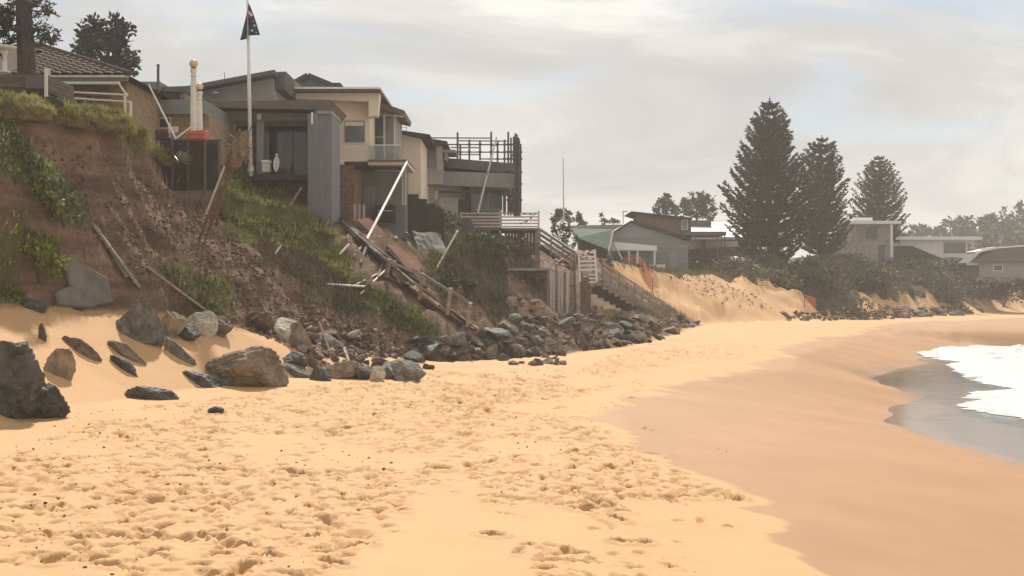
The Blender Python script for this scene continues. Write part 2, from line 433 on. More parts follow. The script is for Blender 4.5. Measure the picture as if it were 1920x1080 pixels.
faces_i = np.arange(GX.size).reshape(GX.shape)
q = np.stack([faces_i[:-1, :-1], faces_i[:-1, 1:], faces_i[1:, 1:], faces_i[1:, :-1]], -1)
fs_sand = is_sand[:-1, :-1]
V3 = np.stack([GX, GY, GZ], -1).reshape(-1, 3)
Z3 = zone.reshape(-1, 4)

def ground_mat(kind):
    m = bpy.data.materials.new(kind); m.use_nodes = True
    t = m.node_tree; nd = t.nodes; L = t.links.new; b = nd['Principled BSDF']
    co = nd.new('ShaderNodeTexCoord'); at = nd.new('ShaderNodeAttribute'); at.attribute_name = 'zone'
    sp = nd.new('ShaderNodeSeparateColor'); L(at.outputs['Color'], sp.inputs[0])
    def nz(s, d, r=0.6):
        n = nd.new('ShaderNodeTexNoise'); n.inputs['Scale'].default_value = s; n.inputs['Detail'].default_value = d; n.inputs['Roughness'].default_value = r
        L(co.outputs['Object'], n.inputs['Vector']); return n.outputs['Fac']
    def rmp(src, pts):
        r = nd.new('ShaderNodeValToRGB'); el = r.color_ramp.elements
        while len(el) < len(pts): el.new(.5)
        for e, (p, c) in zip(el, pts): e.position = p; e.color = (*c, 1)
        L(src, r.inputs[0]); return r.outputs[0]
    def mixc(f, a, c, mode='MIX'):
        n = nd.new('ShaderNodeMix'); n.data_type = 'RGBA'; n.blend_type = mode
        if isinstance(f, float): n.inputs[0].default_value = f
        else: L(f, n.inputs[0])
        for i, s_ in ((6, a), (7, c)):
            if isinstance(s_, tuple): n.inputs[i].default_value = (*s_, 1)
            else: L(s_, n.inputs[i])
        return n.outputs[2]
    bp = nd.new('ShaderNodeBump')
    if kind == 'sand':
        dry = rmp(nz(0.9, 6), [(0.3, (0.52, 0.305, 0.142)), (0.7, (0.585, 0.350, 0.168))])
        dry = mixc(0.35, dry, rmp(nz(60, 3), [(0.35, (0.42, 0.245, 0.115)), (0.65, (0.62, 0.375, 0.19))]))
        wetc = rmp(nz(0.5, 5), [(0.35, (0.345, 0.178, 0.074)), (0.65, (0.382, 0.202, 0.086))])
        shc = (0.25, 0.150, 0.080)
        c = mixc(sp.outputs[1], dry, wetc); c = mixc(sp.outputs[2], c, shc)
        L(c, b.inputs['Base Color'])
        mr = nd.new('ShaderNodeMapRange'); mr.inputs[3].default_value = 0.85; mr.inputs[4].default_value = 0.72; L(sp.outputs[1], mr.inputs[0])
        mr2 = nd.new('ShaderNodeMix'); mr2.data_type = 'FLOAT'; mr2.inputs[3].default_value = 0.22
        L(sp.outputs[2], mr2.inputs[0]); L(mr.outputs[0], mr2.inputs[2]); L(mr2.outputs[0], b.inputs['Roughness'])
        b.inputs['Specular IOR Level'].default_value = 0.3
        bs = nd.new('ShaderNodeMapRange'); bs.inputs[3].default_value = 0.5; bs.inputs[4].default_value = 0.05; L(sp.outputs[1], bs.inputs[0])
        L(bs.outputs[0], bp.inputs['Strength']); bp.inputs['Distance'].default_value = 0.03
        L(nz(14, 6), bp.inputs['Height'])
    else:
        soil = rmp(nz(0.8, 8), [(0.30, (0.125, 0.078, 0.055)), (0.5, (0.200, 0.128, 0.090)), (0.70, (0.275, 0.185, 0.130))])
        soil = mixc(0.5, soil, rmp(nz(7, 8, 0.75), [(0.3, (0.095, 0.062, 0.045)), (0.5, (0.185, 0.120, 0.085)), (0.7, (0.33, 0.235, 0.168))]))
        mpz = nd.new('ShaderNodeMapping'); mpz.inputs['Scale'].default_value = (.25, .25, 3.2); L(co.outputs['Object'], mpz.inputs[0])
        nzz = nd.new('ShaderNodeTexNoise'); nzz.inputs['Scale'].default_value = 1.0; nzz.inputs['Detail'].default_value = 4; L(mpz.outputs[0], nzz.inputs['Vector'])
        soil = mixc(.55, soil, rmp(nzz.outputs['Fac'], [(0.36, (.5, .48, .46)), (0.5, (1.0, .97, .92)), (0.64, (1.5, 1.4, 1.3))]), 'MULTIPLY')
        grs = rmp(nz(2.2, 8, .7), [(0.3, (0.075, 0.080, 0.028)), (0.7, (0.165, 0.155, 0.058))])
        if kind == 'far_soil': grs = rmp(nz(0.6, 8, .7), [(0.3, (0.040, 0.044, 0.022)), (0.7, (0.095, 0.085, 0.045))])
        dry = rmp(nz(0.9, 6), [(0.3, (0.52, 0.305, 0.142)), (0.7, (0.585, 0.350, 0.168))])
        ad = nd.new('ShaderNodeMath'); ad.operation = 'MULTIPLY_ADD'; ad.inputs[1].default_value = 1.6; L(at.outputs['Alpha'], ad.inputs[0])
        sb_ = nd.new('ShaderNodeMath'); sb_.operation = 'SUBTRACT'; L(nz(2.5, 4), sb_.inputs[0]); sb_.inputs[1].default_value = 0.8; L(sb_.outputs[0], ad.inputs[2]); ad.use_clamp = True
        L(mixc(ad.outputs[0], mixc(sp.outputs[0], soil, grs), dry), b.inputs['Base Color'])
        b.inputs['Roughness'].default_value = 0.95; b.inputs['Specular IOR Level'].default_value = 0.15
        bp.inputs['Strength'].default_value = 0.9; bp.inputs['Distance'].default_value = 0.12
        L(nz(9, 8, .7), bp.inputs['Height'])
    L(bp.outputs[0], b.inputs['Normal'])
    MATS[kind] = m
for k in ('sand', 'soil', 'far_soil'): ground_mat(k)

def sub_terrain(name, mask, mat):
    f = q[mask]
    used, inv = np.unique(f.ravel(), return_inverse=True)
    o = np_mesh(name, V3[used], inv.reshape(-1, 4), mat, ('zone', Z3[used]), smooth=True)
    o['kind'] = 'structure'; return o
cy = GY[:-1, :-1]
sub_terrain('beach', fs_sand, 'sand')
sub_terrain('bank', ~fs_sand & (cy < 113), 'soil')
sub_terrain('headland', ~fs_sand & (cy >= 113), 'far_soil')
# land beyond, to the horizon
mbg = MB(); zz = 8.0
mbg.add([(-1250, 780, zz), (1250, 780, zz), (1250, 1550, zz), (-1250, 1550, zz)], [(0, 1, 2, 3)])
mbg.build('ground', 'far_soil')['kind'] = 'structure'

# ------------------------------------------------------------------ sea and surf
mw = bpy.data.materials.new('sea_water'); mw.use_nodes = True
t = mw.node_tree; t.nodes.clear(); L = t.links.new
tcw, tn, bpw = t.nodes.new('ShaderNodeTexCoord'), t.nodes.new('ShaderNodeTexNoise'), t.nodes.new('ShaderNodeBump')
tn.inputs['Scale'].default_value = 1.1; tn.inputs['Detail'].default_value = 4; L(tcw.outputs['Object'], tn.inputs['Vector'])
bpw.inputs['Strength'].default_value = 0.25; bpw.inputs['Distance'].default_value = 0.05; L(tn.outputs['Fac'], bpw.inputs['Height'])
fr, tp_, gl, mxs, ow = t.nodes.new('ShaderNodeFresnel'), t.nodes.new('ShaderNodeBsdfTransparent'), t.nodes.new('ShaderNodeBsdfGlossy'), t.nodes.new('ShaderNodeMixShader'), t.nodes.new('ShaderNodeOutputMaterial')
fr.inputs['IOR'].default_value = 1.33; tp_.inputs[0].default_value = (0.97, 0.96, 0.94, 1); gl.inputs['Roughness'].default_value = 0.12; gl.inputs[0].default_value = (.95, .95, .95, 1)
L(bpw.outputs[0], fr.inputs['Normal']); L(bpw.outputs[0], gl.inputs['Normal']); L(fr.outputs[0], mxs.inputs[0]); L(tp_.outputs[0], mxs.inputs[1]); L(gl.outputs[0], mxs.inputs[2]); L(mxs.outputs[0], ow.inputs[0])
MATS['sea_water'] = mw
ms = MB(); ms.add([(4, -400, SEA_Z), (1250, -400, SEA_Z), (1250, 770, SEA_Z), (4, 770, SEA_Z)], [(0, 1, 2, 3)])
ms.build('sea', 'sea_water')['kind'] = 'structure'

material('foam', (0.60, 0.595, 0.565), 0.95, (1.4, 0.12), (9, 0.9, 0.06), second=(0.74, 0.735, 0.71), spec=0.2)
# the broken wave: a low, lumpy raft of foam with a lobed leading edge
fx_, fy_ = np.meshgrid(np.arange(0, 46, 0.16), np.concatenate([np.arange(-20, 36, 1.0), np.arange(36, 96, 0.14), np.arange(96, 108, 0.3)]))
lead = ip(fy_, [-20, 20, 30, 36, 41.6, 46, 51, 53, 55, 58, 64, 70, 77, 83, 87, 90, 93, 97, 110], [26, 22, 19, 17.2, 15.4, 15.7, 16.7, 17.6, 20.2, 20.0, 20.8, 22.6, 24, 24.2, 25.8, 28.2, 31, 50, 60])
lead = lead - np.abs(vnoise(fy_ * 0.33, fy_ * 0, 101) - .5) * 2.4 - np.abs(vnoise(fy_ * 1.1, fy_ * 0, 102) - .5) * 1.0 - vnoise(fy_ * 3, fy_ * 0 + fx_ * 3, 103) * 0.25 + 0.8
hgt = (0.03 + 0.36 * np.clip((fx_ - 1.2) / 6, 0, 1)) * (0.55 + fbm(fx_ * 0.9 + 9, fy_ * 0.35, 4, 105) * 2.4) + vnoise(fx_ * 3, fy_ * 3, 106) * 0.07
hgt = np.where(fx_ < 0.2, 0.0, np.maximum(hgt, 0.02))
FX = lead + fx_
ii = np.arange(FX.size).reshape(FX.shape)
qf = np.stack([ii[:-1, :-1], ii[:-1, 1:], ii[1:, 1:], ii[1:, :-1]], -1).reshape(-1, 4)
zf = np.maximum(SEA_Z, terrain(FX, fy_)) + 0.012 + hgt
o = np_mesh('surf_foam', np.stack([FX, fy_, zf], -1).reshape(-1, 3), qf, 'foam', smooth=True)
tag(o, 'white foaming wash of a broken wave running up the beach', 'surf', kind='stuff')

# ------------------------------------------------------------------ haze: salt air over the whole shore
mh = bpy.data.materials.new('salt_haze'); mh.use_nodes = True
t = mh.node_tree; t.nodes.clear()
oo = t.nodes.new('ShaderNodeOutputMaterial'); pv = t.nodes.new('ShaderNodeVolumePrincipled')
pv.inputs['Color'].default_value = (0.93, 0.91, 0.88, 1); pv.inputs['Density'].default_value = 0.0007
pv.inputs['Anisotropy'].default_value = 0.2
t.links.new(pv.outputs[0], oo.inputs['Volume'])
MATS['salt_haze'] = mh
mb = MB(); mb.box((-1300, -430, -9), (1300, 1600, 40))
mb.build('haze', 'salt_haze')['kind'] = 'stuff'
# ------------------------------------------------------------------ materials for things
material('rock_dark', (0.055, 0.060, 0.058), 0.7, (2.2, 0.45), (7, 0.8, 0.06), vary=0.25, second=(0.125, 0.128, 0.118))
material('rock_grey', (0.135, 0.130, 0.115), 0.9, (2.6, 0.45), (7, 0.8, 0.06), vary=0.3, second=(0.235, 0.215, 0.180))
material('rock_tan', (0.230, 0.170, 0.115), 0.9, (1.8, 0.45), (7, 0.6, 0.05), vary=0.25, second=(0.32, 0.25, 0.175))
material('rock_brown', (0.110, 0.075, 0.055), 0.9, (2.2, 0.4), (7, 0.7, 0.05), vary=0.25, second=(0.19, 0.13, 0.09))
material('rock_pale', (0.48, 0.43, 0.34), 0.9, (2.2, 0.3), (7, 0.5, 0.04), vary=0.15, second=(0.62, 0.57, 0.47))
material('brick_tan', (0.29, 0.205, 0.125), 0.9, (9, 0.22), (30, 0.4, 0.01))
material('brick_red', (0.20, 0.122, 0.088), 0.9, (9, 0.25), (30, 0.4, 0.01))
def brick_courses(name):
    m = MATS[name]; t_ = m.node_tree; nd = t_.nodes; b_ = nd['Principled BSDF']
    src = b_.inputs['Base Color'].links[0].from_socket
    co = nd.new('ShaderNodeTexCoord'); sx = nd.new('ShaderNodeSeparateXYZ'); t_.links.new(co.outputs['Object'], sx.inputs[0])
    ad = nd.new('ShaderNodeMath'); t_.links.new(sx.outputs[0], ad.inputs[0]); t_.links.new(sx.outputs[1], ad.inputs[1])
    cb = nd.new('ShaderNodeCombineXYZ'); t_.links.new(ad.outputs[0], cb.inputs[0]); t_.links.new(sx.outputs[2], cb.inputs[1])
    bt = nd.new('ShaderNodeTexBrick'); bt.inputs['Scale'].default_value = 1.0; bt.inputs['Brick Width'].default_value = .24; bt.inputs['Row Height'].default_value = .086; bt.inputs['Mortar Size'].default_value = .008
    bt.inputs['Color1'].default_value = (.75, .75, .75, 1); bt.inputs['Color2'].default_value = (1.25, 1.2, 1.15, 1); bt.inputs['Mortar'].default_value = (1.35, 1.4, 1.45, 1)
    t_.links.new(cb.outputs[0], bt.inputs['Vector'])
    mx_ = nd.new('ShaderNodeMix'); mx_.data_type = 'RGBA'; mx_.blend_type = 'MULTIPLY'; mx_.inputs[0].default_value = 1
    t_.links.new(src, mx_.inputs[6]); t_.links.new(bt.outputs[0], mx_.inputs[7]); t_.links.new(mx_.outputs[2], b_.inputs['Base Color'])
brick_courses('brick_tan'); brick_courses('brick_red')
material('render_cream', (0.76, 0.65, 0.51), 0.9, (1.1, 0.07), (40, 0.15, 0.005))
material('render_grey', (0.34, 0.31, 0.275), 0.9, (1.3, 0.10), (40, 0.2, 0.005))
material('cladding_grey', (0.255, 0.250, 0.248), 0.75, (2.0, 0.12, (6, 6, 0.6)))
material('cladding_dark', (0.175, 0.175, 0.178), 0.8, (2.0, 0.12, (6, 6, 0.6)))
material('cladding_green', (0.20, 0.212, 0.192), 0.7, (1.6, 0.12))
material('roof_dark', (0.055, 0.052, 0.050), 0.9, (1.5, 0.2), spec=0.15)
material('roof_grey', (0.125, 0.121, 0.113), 0.85, (1.5, 0.15), spec=0.2)
material('roof_tile', (0.080, 0.056, 0.043), 0.95, (5, 0.3), vary=0.22, spec=0.1)
material('roof_green', (0.062, 0.090, 0.072), 0.85, (1.2, 0.2), spec=0.2)
material('roof_white', (0.80, 0.79, 0.76), 0.5, (0.8, 0.06))
material('fascia_brown', (0.13, 0.098, 0.083), 0.7, (2.0, 0.2))
material('paint_white', (0.78, 0.76, 0.71), 0.55, (4, 0.08))
material('paint_cream', (0.68, 0.62, 0.52), 0.6, (4, 0.1))
material('timber_grey', (0.27, 0.225, 0.185), 0.9, (2.2, 0.3, (1, 1, 9)), vary=0.25)
material('timber_pink', (0.56, 0.45, 0.40), 0.85, (2.2, 0.15, (8, 1, 1)), vary=0.10)
material('timber_brown', (0.125, 0.09, 0.07), 0.9, (2.2, 0.35, (1, 1, 9)), vary=0.3)
material('timber_dark', (0.050, 0.038, 0.032), 0.9, (2.2, 0.3))
material('paving_pink', (0.48, 0.285, 0.22), 0.9, (3, 0.15), vary=0.15)
material('concrete', (0.34, 0.31, 0.275), 0.9, (2, 0.2), (18, 0.3, 0.01), vary=0.1)
material('steel_dark', (0.075, 0.072, 0.068), 0.55, (5, 0.25), metallic=0.3)
material('steel_pale', (0.55, 0.52, 0.47), 0.5, (5, 0.15), metallic=0.1)
material('rust', (0.165, 0.078, 0.046), 0.9, (6, 0.4))
material('mesh_orange', (0.70, 0.20, 0.11), 0.8, (6, 0.15))
material('globe_amber', (0.68, 0.50, 0.22), 0.18, (3, 0.08))
material('cloth_maroon', (0.105, 0.045, 0.055), 0.85, (5, 0.2))
material('red_paint', (0.38, 0.06, 0.045), 0.6, (5, 0.2))
material('bark', (0.075, 0.058, 0.048), 0.95, (3, 0.4, (4, 4, 1)), (12, 0.9, 0.04))
material('bark_pale', (0.15, 0.12, 0.10), 0.95, (3, 0.3))
def glass_mat(name, c, rough=0.06, alpha=1.0):
    m = material(name, c, rough, (0.7, 0.15), spec=0.6)
    if alpha < 1: m.node_tree.nodes['Principled BSDF'].inputs['Alpha'].default_value = alpha
glass_mat('glass_dark', (0.035, 0.040, 0.042)); glass_mat('glass_pale', (0.16, 0.165, 0.16)); glass_mat('glass_clear', (0.30, 0.31, 0.30), 0.05, 0.45)
vcol_material('leaves', 'tint', 0.65, 0.3, 0.25)
vcol_material('rubble', 'tint', 0.95, 0.15)

# ------------------------------------------------------------------ where a sight line meets the ground
_D = np.concatenate([np.arange(9, 60, 0.06), np.arange(60, 260, 0.2)])
def hit(x, y, dmin=9):
    X = (x - 960) / F_PX * _D; Z = ZC + (540 - y) / F_PX * _D
    k = np.nonzero((Z <= terrain(X, _D)) & (_D >= dmin))[0]
    d = _D[k[0]] if len(k) else ZC * F_PX / max(y - 540, 20)
    return Vector(((x - 960) / F_PX * d, d, H1((x - 960) / F_PX * d, d)))

# ------------------------------------------------------------------ rocks
def rock_mesh(seed, sub=3, planes=13, rough=0.05, lo=.40, hi=.80):
    """angular boulder: a ball trimmed by random planes, with cracks, ledges and pitting"""
    rnd = random.Random(seed); bm = bmesh.new()
    bmesh.ops.create_icosphere(bm, subdivisions=sub, radius=1.0)
    cuts = []
    for k in range(planes):
        n = Vector((rnd.gauss(0, 1), rnd.gauss(0, 1), rnd.gauss(0, 1))).normalized(); cuts.append((n, rnd.uniform(lo, hi)))
    off = Vector((seed * 3.7, seed * 1.3, 0)); bed = Vector((rnd.gauss(0, .4), rnd.gauss(0, .4), 1)).normalized()
    for v in bm.verts:
        for n, d in cuts:
            k = v.co.dot(n) - d
            if k > 0: v.co -= n * k * 0.97
    for v in bm.verts:
        p = v.co.copy(); u = p.normalized()
        dsp = mnoise.noise(p * 2.2 + off) * rough * 1.3 + mnoise.noise(p * 6 + off) * rough * .6
        if sub > 3:
            dist = mnoise.voronoi(p * 1.7 + off)[0]; crack = max(0, 1 - (dist[1] - dist[0]) / .10)
            lay = p.dot(bed) * 5 + mnoise.noise(p * 1.5 + off) * 1.5
            dsp += -.07 * crack + .016 * (1 if (lay % 1) < .5 else -1) + mnoise.noise(p * 14 + off) * .016
        v.co += u * dsp
    xs = [v.co for v in bm.verts]
    for a in range(3):
        lo_, hi_ = min(c[a] for c in xs), max(c[a] for c in xs)
        for v in bm.verts: v.co[a] = (v.co[a] - lo_) / (hi_ - lo_) * 2 - 1
    me = bpy.data.meshes.new('boulder'); bm.to_mesh(me); bm.free(); return me

def rock(px0, y0, px1, y1, mat, label, seed, tilt=0.0, sink=0.28, deep=0.9, name='boulder', sub=4, D=None, rough=0.05, planes=13):
    """a boulder that shows from (px0,y0) to (px1,y1) and sits in the ground there"""
    xc = (px0 + px1) / 2; g = hit(xc, y1 - 2)
    if D: g = Vector(((xc - 960) / F_PX * D, D, ZC + (540 - y1) / F_PX * D))
    s_ = F_PX / g.y; wdt = (px1 - px0) / s_; hgt = (y1 - y0) / s_
    me = rock_mesh(seed, 5 if px1 - px0 > 85 else sub, planes, rough, *((.62, .92) if tilt else (.50, .84)))
    sink = max(sink, .30)
    me.materials.append(MATS[mat])
    o = bpy.data.objects.new(name, me); col.objects.link(o)
    ct, st = abs(math.cos(tilt)), abs(math.sin(tilt))
    hz = hgt / (1 - sink)
    o.scale = (wdt / 2 * 1.04, wdt / 2 * deep, hz / 2)
    if tilt:                           # a long slab lying at an angle, half sunk
        ln = math.hypot(wdt, hgt) / 2; o.scale = (ln * 1.05, wdt / 2 * deep, ln * 0.42)
    o.rotation_euler = (0, tilt, random.uniform(-0.15, 0.15))
    o.location = (g.x, g.y + wdt * deep * 0.28, g.z + hgt * 0.5 - hz * sink * 0.5 if not tilt else ZC + (540 - (y0 + y1) / 2 - 2) / F_PX * g.y)
    if tilt:
        gc = hit(xc, (y0 + y1) / 2 + 3); o.location = (gc.x, gc.y + .02, gc.z + .02)
    return tag(o, label, 'rock')

G_ = 'boulders half buried in the dune'
ROCKS = [
 (-110, 640, 86, 768, 'rock_dark', 'biggest dark blue-grey boulder at the left edge of the beach', 3, 0, .12, .7),
 (28, 722, 121, 787, 'rock_dark', 'rounded dark boulder leaning against the biggest dark boulder', 5, 0, .12, .8),
 (80, 655, 138, 706, 'rock_tan', 'tan wedge-shaped boulder just behind the biggest dark boulder', 9, 0, .25, .8),
 (118, 630, 184, 682, 'rock_brown', 'dark red-brown slab sunk slantwise in the dune above the tan wedge', 11, .62, .3, .5),
 (72, 608, 87, 640, 'rock_brown', 'small upright brown sliver of stone high on the dune', 12, 0, .4, .6),
 (203, 638, 270, 688, 'rock_tan', 'pale tan slab sunk slantwise in the middle of the dune', 14, .60, .3, .5),
 (205, 668, 260, 708, 'rock_dark', 'narrow dark blade of rock below the pale tan slab', 15, .58, .3, .4),
 (234, 731, 332, 759, 'rock_dark', 'flat black slab lying at the foot of the dune', 16, .12, .2, .5),
 (303, 636, 364, 692, 'rock_grey', 'grey-green slab standing slantwise above the big tan boulder', 18, .70, .3, .5),
 (341, 696, 418, 738, 'rock_dark', 'dark slab lying slantwise left of the grey brown-ended slab', 19, .42, .25, .5),
 (389, 699, 463, 737, 'rock_grey', 'grey slab with a brown end below the big tan boulder', 20, .30, .25, .6),
 (372, 652, 526, 727, 'rock_tan', 'big tan boulder with a long pointed right end on the dune', 37, 0, .12, .6),
 (18, 562, 86, 583, 'rock_dark', 'flat dark rock on the top of the dune at left', 24, .12, .2, .6),
 (208, 556, 302, 637, 'rock_grey', 'tall blue-grey block where the dune meets the bank', 25, 0, .15, .7),
 (292, 584, 348, 634, 'rock_tan', 'tan block between the blue-grey block and the white boulder', 26, 0, .2, .8),
 (338, 586, 402, 626, 'rock_pale', 'almost white boulder at the foot of the slip', 27, 0, .2, .8),
 (322, 609, 374, 641, 'rock_dark', 'dark pointed rock in front of the white boulder', 28, 0, .2, .8),
 (374, 592, 434, 627, 'rock_brown', 'dark brown boulder right of the white boulder', 29, 0, .25, .8),
 (388, 764, 418, 778, 'rock_dark', 'small dark stone alone on the trampled sand', 30, 0, .3, .9),
 (452, 586, 512, 622, 'rock_brown', 'brown wedge-shaped rock between the dune and the bank', 31, 0, .25, .8),
 (508, 598, 562, 642, 'rock_pale', 'pale tan boulder at the right end of the dune', 32, 0, .25, .8),
 (534, 606, 580, 654, 'rock_tan', 'tan boulder close behind the pale tan boulder', 33, 0, .25, .8),
 (525, 662, 576, 692, 'rock_dark', 'dark jagged rock at the left end of the rock line', 34, 0, .2, .7),
 (574, 664, 597, 692, 'rock_brown', 'small brown spike of rock in the rock line', 35, 0, .2, .7),
 (522, 688, 592, 712, 'rock_grey', 'long flat grey slab in front of the jagged dark rock', 36, .25, .3, .6),
 (578, 688, 622, 716, 'rock_dark', 'dark pyramid-shaped rock in the rock line', 38, 0, .2, .8),
 (618, 678, 684, 712, 'rock_tan', 'tan boulder in the middle of the rock line', 39, 0, .2, .8),
 (664, 688, 702, 714, 'rock_dark', 'dark rock right of the tan boulder in the rock line', 40, 0, .2, .8),
 (692, 688, 722, 717, 'rock_pale', 'pale small boulder in the rock line', 41, 0, .2, .8),
 (704, 690, 742, 713, 'rock_grey', 'low grey rock beside the last big rock of the line', 42, 0, .2, .8),
 (733, 678, 798, 717, 'rock_grey', 'last big grey-tan boulder at the right end of the rock line', 43, 0, .15, .8),
 (792, 684, 804, 694, 'rock_brown', 'left of two small brown clods on the open sand', 44, 0, .2, .9),
 (802, 686, 815, 695, 'rock_brown', 'right of two small brown clods on the open sand', 45, 0, .2, .9),
]
for r in ROCKS:
    rock(r[0], r[1], r[2], r[3], r[4], r[5], r[6], tilt=r[7], sink=r[8], deep=r[9])['group'] = G_

VARIANTS = {}
for mk in ('rock_dark', 'rock_grey', 'rock_tan', 'rock_brown', 'rock_pale'):
    VARIANTS[mk] = []
    for k in range(4):
        me = rock_mesh(100 + k + 7 * len(VARIANTS), 3, 9, 0.03, .30, .74); me.materials.append(MATS[mk]); VARIANTS[mk].append(me)

def heap(poly, n, lo, hi, mats, label, group, mind=0.55, hmin=9, ymax=1e9):
    rnd = random.Random(len(label)); placed = []
    xs, ys_ = [p[0] for p in poly], [p[1] for p in poly]; tries = 0
    while len(placed) < n and tries < n * 40:
        tries += 1
        x, y = rnd.uniform(min(xs), max(xs)), rnd.uniform(min(ys_), max(ys_))
        if not inpoly([x], [y], poly)[0]: continue
        sz = lo * (hi / lo) ** (rnd.random() ** 1.5)
        if any(abs(x - a) < (sz + c) * 0.5 * mind and abs(y - b_) < (sz + c) * 0.36 * mind for a, b_, c in placed): continue
        placed.append((x, y, sz))
    done = []; xm = sorted(p[0] for p in placed); ym = sorted(p[1] for p in placed); sm = sorted(p[2] for p in placed); n_ = len(placed)
    for x, y, sz in sorted(placed):
        g = hit(x, y, hmin); w_ = sz * g.y / F_PX
        mk = rnd.choice(mats)
        o = bpy.data.objects.new('boulder', rnd.choice(VARIANTS[mk])); col.objects.link(o)
        o.scale = (w_ * rnd.uniform(.42, .62), w_ * rnd.uniform(.35, .6), w_ * rnd.uniform(.20, .38))
        o.rotation_euler = (rnd.gauss(0, .35), rnd.gauss(0, .4), rnd.uniform(0, 6.28))
        o.location = (g.x, g.y, g.z + o.scale[2] * 0.35)
        size = 'small' if sz < sm[n_ // 3] else 'medium' if sz < sm[2 * n_ // 3] else 'large'
        key = (size, mk.split('_')[1], 'front' if y > ym[n_ // 2] else 'back', 'left end' if x < xm[n_ // 3] else 'middle' if x < xm[2 * n_ // 3] else 'right end')
        o['group'] = group; o['category'] = 'rock'; done.append((key, o))
    for key in set(k for k, o in done):
        same = [o for k, o in done if k == key]
        for i, o in enumerate(same):
            which = '' if len(same) == 1 else ORD[min(i, len(ORD) - 1)] + ' from left, '
            o['label'] = f"{which}{key[0]} {key[1]} rock, {key[2]} row, {key[3]} of {label}"

ORD = ['first', 'second', 'third', 'fourth', 'fifth', 'sixth', 'seventh', 'eighth', 'ninth', 'tenth', 'eleventh', 'twelfth', 'thirteenth', 'fourteenth', 'fifteenth', 'sixteenth', 'seventeenth', 'eighteenth', 'nineteenth', 'twentieth', 'twenty-first', 'twenty-second', 'twenty-third']
heap([(575, 625), (640, 632), (760, 655), (800, 676), (780, 700), (620, 700), (560, 676)], 55, 16, 52, ['rock_brown', 'rock_tan', 'rock_grey', 'rock_brown'],
     'rocks below the slip', 'rocks tumbled at the foot of the slip')
heap([(770, 640), (880, 632), (960, 612), (1000, 640), (1060, 668), (1062, 690), (960, 684), (860, 672), (775, 672)], 62, 18, 62, ['rock_grey', 'rock_grey', 'rock_dark', 'rock_tan', 'rock_grey'],
     'heap below broken walkway', 'rocks heaped below the broken walkway')
heap([(950, 600), (1110, 592), (1225, 606), (1300, 594), (1318, 606), (1230, 640), (1150, 656), (1010, 650)], 105, 12, 46, ['rock_grey', 'rock_grey', 'rock_dark', 'rock_tan', 'rock_brown'],
     'heap before timber stairs', 'rocks heaped in front of the timber stairs')
heap([(1460, 588), (1560, 590), (1640, 586), (1800, 578), (1800, 592), (1640, 600), (1500, 603)], 80, 9, 26, ['rock_grey', 'rock_dark', 'rock_brown'],
     'far bank rocks', 'rocks along the foot of the far bank', mind=0.5)
heap([(940, 430), (1010, 500), (1010, 600), (930, 600), (900, 560)], 16, 8, 26, ['rock_tan', 'rock_brown'],
     'bank beside landing', 'stones in the bank beside the landing')

# ------------------------------------------------------------------ rubble on the slip (nobody could count it)
def pick_on_ground(n, mask, seed):
    rg = np.random.default_rng(seed)
    ax = np.gradient(gx)[None, :] * np.gradient(gy)[:, None]
    wgt = (ax * mask).ravel(); wgt = wgt / wgt.sum()
    k = rg.choice(wgt.size, n, p=wgt)
    X = GX.ravel()[k] + rg.uniform(-.5, .5, n) * np.gradient(gx)[k % len(gx)]
    Y = GY.ravel()[k] + rg.uniform(-.5, .5, n) * np.gradient(gy)[k // len(gx)]
    return X, Y, terrain(X, Y), rg
def rubble(name, poly, n, lo, hi, cols, label, ymax=70, ymin=30, world=None):
    mask = (inpoly(PXX, PYY, poly) if world is None else world) & (GY < ymax) & (GY > ymin)
    X, Y, Z, rg = pick_on_ground(n, mask, n)
    s_ = lo * (hi / lo) ** (rg.random(n) ** 3.0)
    base = np.array([[-1, -1, -1], [1, -1, -1], [1, 1, -1], [-1, 1, -1], [-1, -1, 1], [1, -1, 1], [1, 1, 1], [-1, 1, 1]], float)
    v = base[None] * rg.uniform(.35, 1, (n, 8, 3)) * np.array([1, .8, .55]) * s_[:, None, None] * 0.5
    a = rg.uniform(0, 6.28, n); b_ = rg.normal(0, .6, n)
    c, sn, cb, sb = np.cos(a), np.sin(a), np.cos(b_), np.sin(b_)
    x, y, z = v[..., 0], v[..., 1], v[..., 2]
    x, z = x * cb[:, None] + z * sb[:, None], -x * sb[:, None] + z * cb[:, None]
    x, y = x * c[:, None] - y * sn[:, None], x * sn[:, None] + y * c[:, None]
    V = np.stack([x + X[:, None], y + Y[:, None], z + Z[:, None] + s_[:, None] * .12], -1).reshape(-1, 3)
    fq = np.array([(3, 2, 1, 0), (4, 5, 6, 7), (0, 1, 5, 4), (1, 2, 6, 5), (2, 3, 7, 6), (3, 0, 4, 7)])
    Fq = (fq[None] + 8 * np.arange(n)[:, None, None]).reshape(-1, 4)
    cc = np.array(cols)[rg.integers(0, len(cols), n)] * rg.uniform(.7, 1.3, (n, 1))
    o = np_mesh(name, V, Fq, 'rubble', ('tint', np.repeat(cc, 8, 0)))
    return tag(o, label, 'rubble', kind='stuff')
soilc = [(.13, .086, .062), (.165, .108, .077), (.19, .127, .090), (.105, .070, .052), (.235, .163, .118)]
rubble('rubble', [(60, 265), (190, 290), (330, 340), (400, 400), (470, 470), (580, 560), (800, 650), (560, 660), (420, 600), (260, 530), (180, 430)], 26000, .03, .17, soilc, 'loose brown clods and stones on the slipped bank', 62)
rubble('rubble', [(560, 600), (700, 610), (840, 640), (840, 670), (560, 670)], 1500, .06, .3, soilc + [(.3, .25, .2)], 'loose clods behind the rock line', 62)
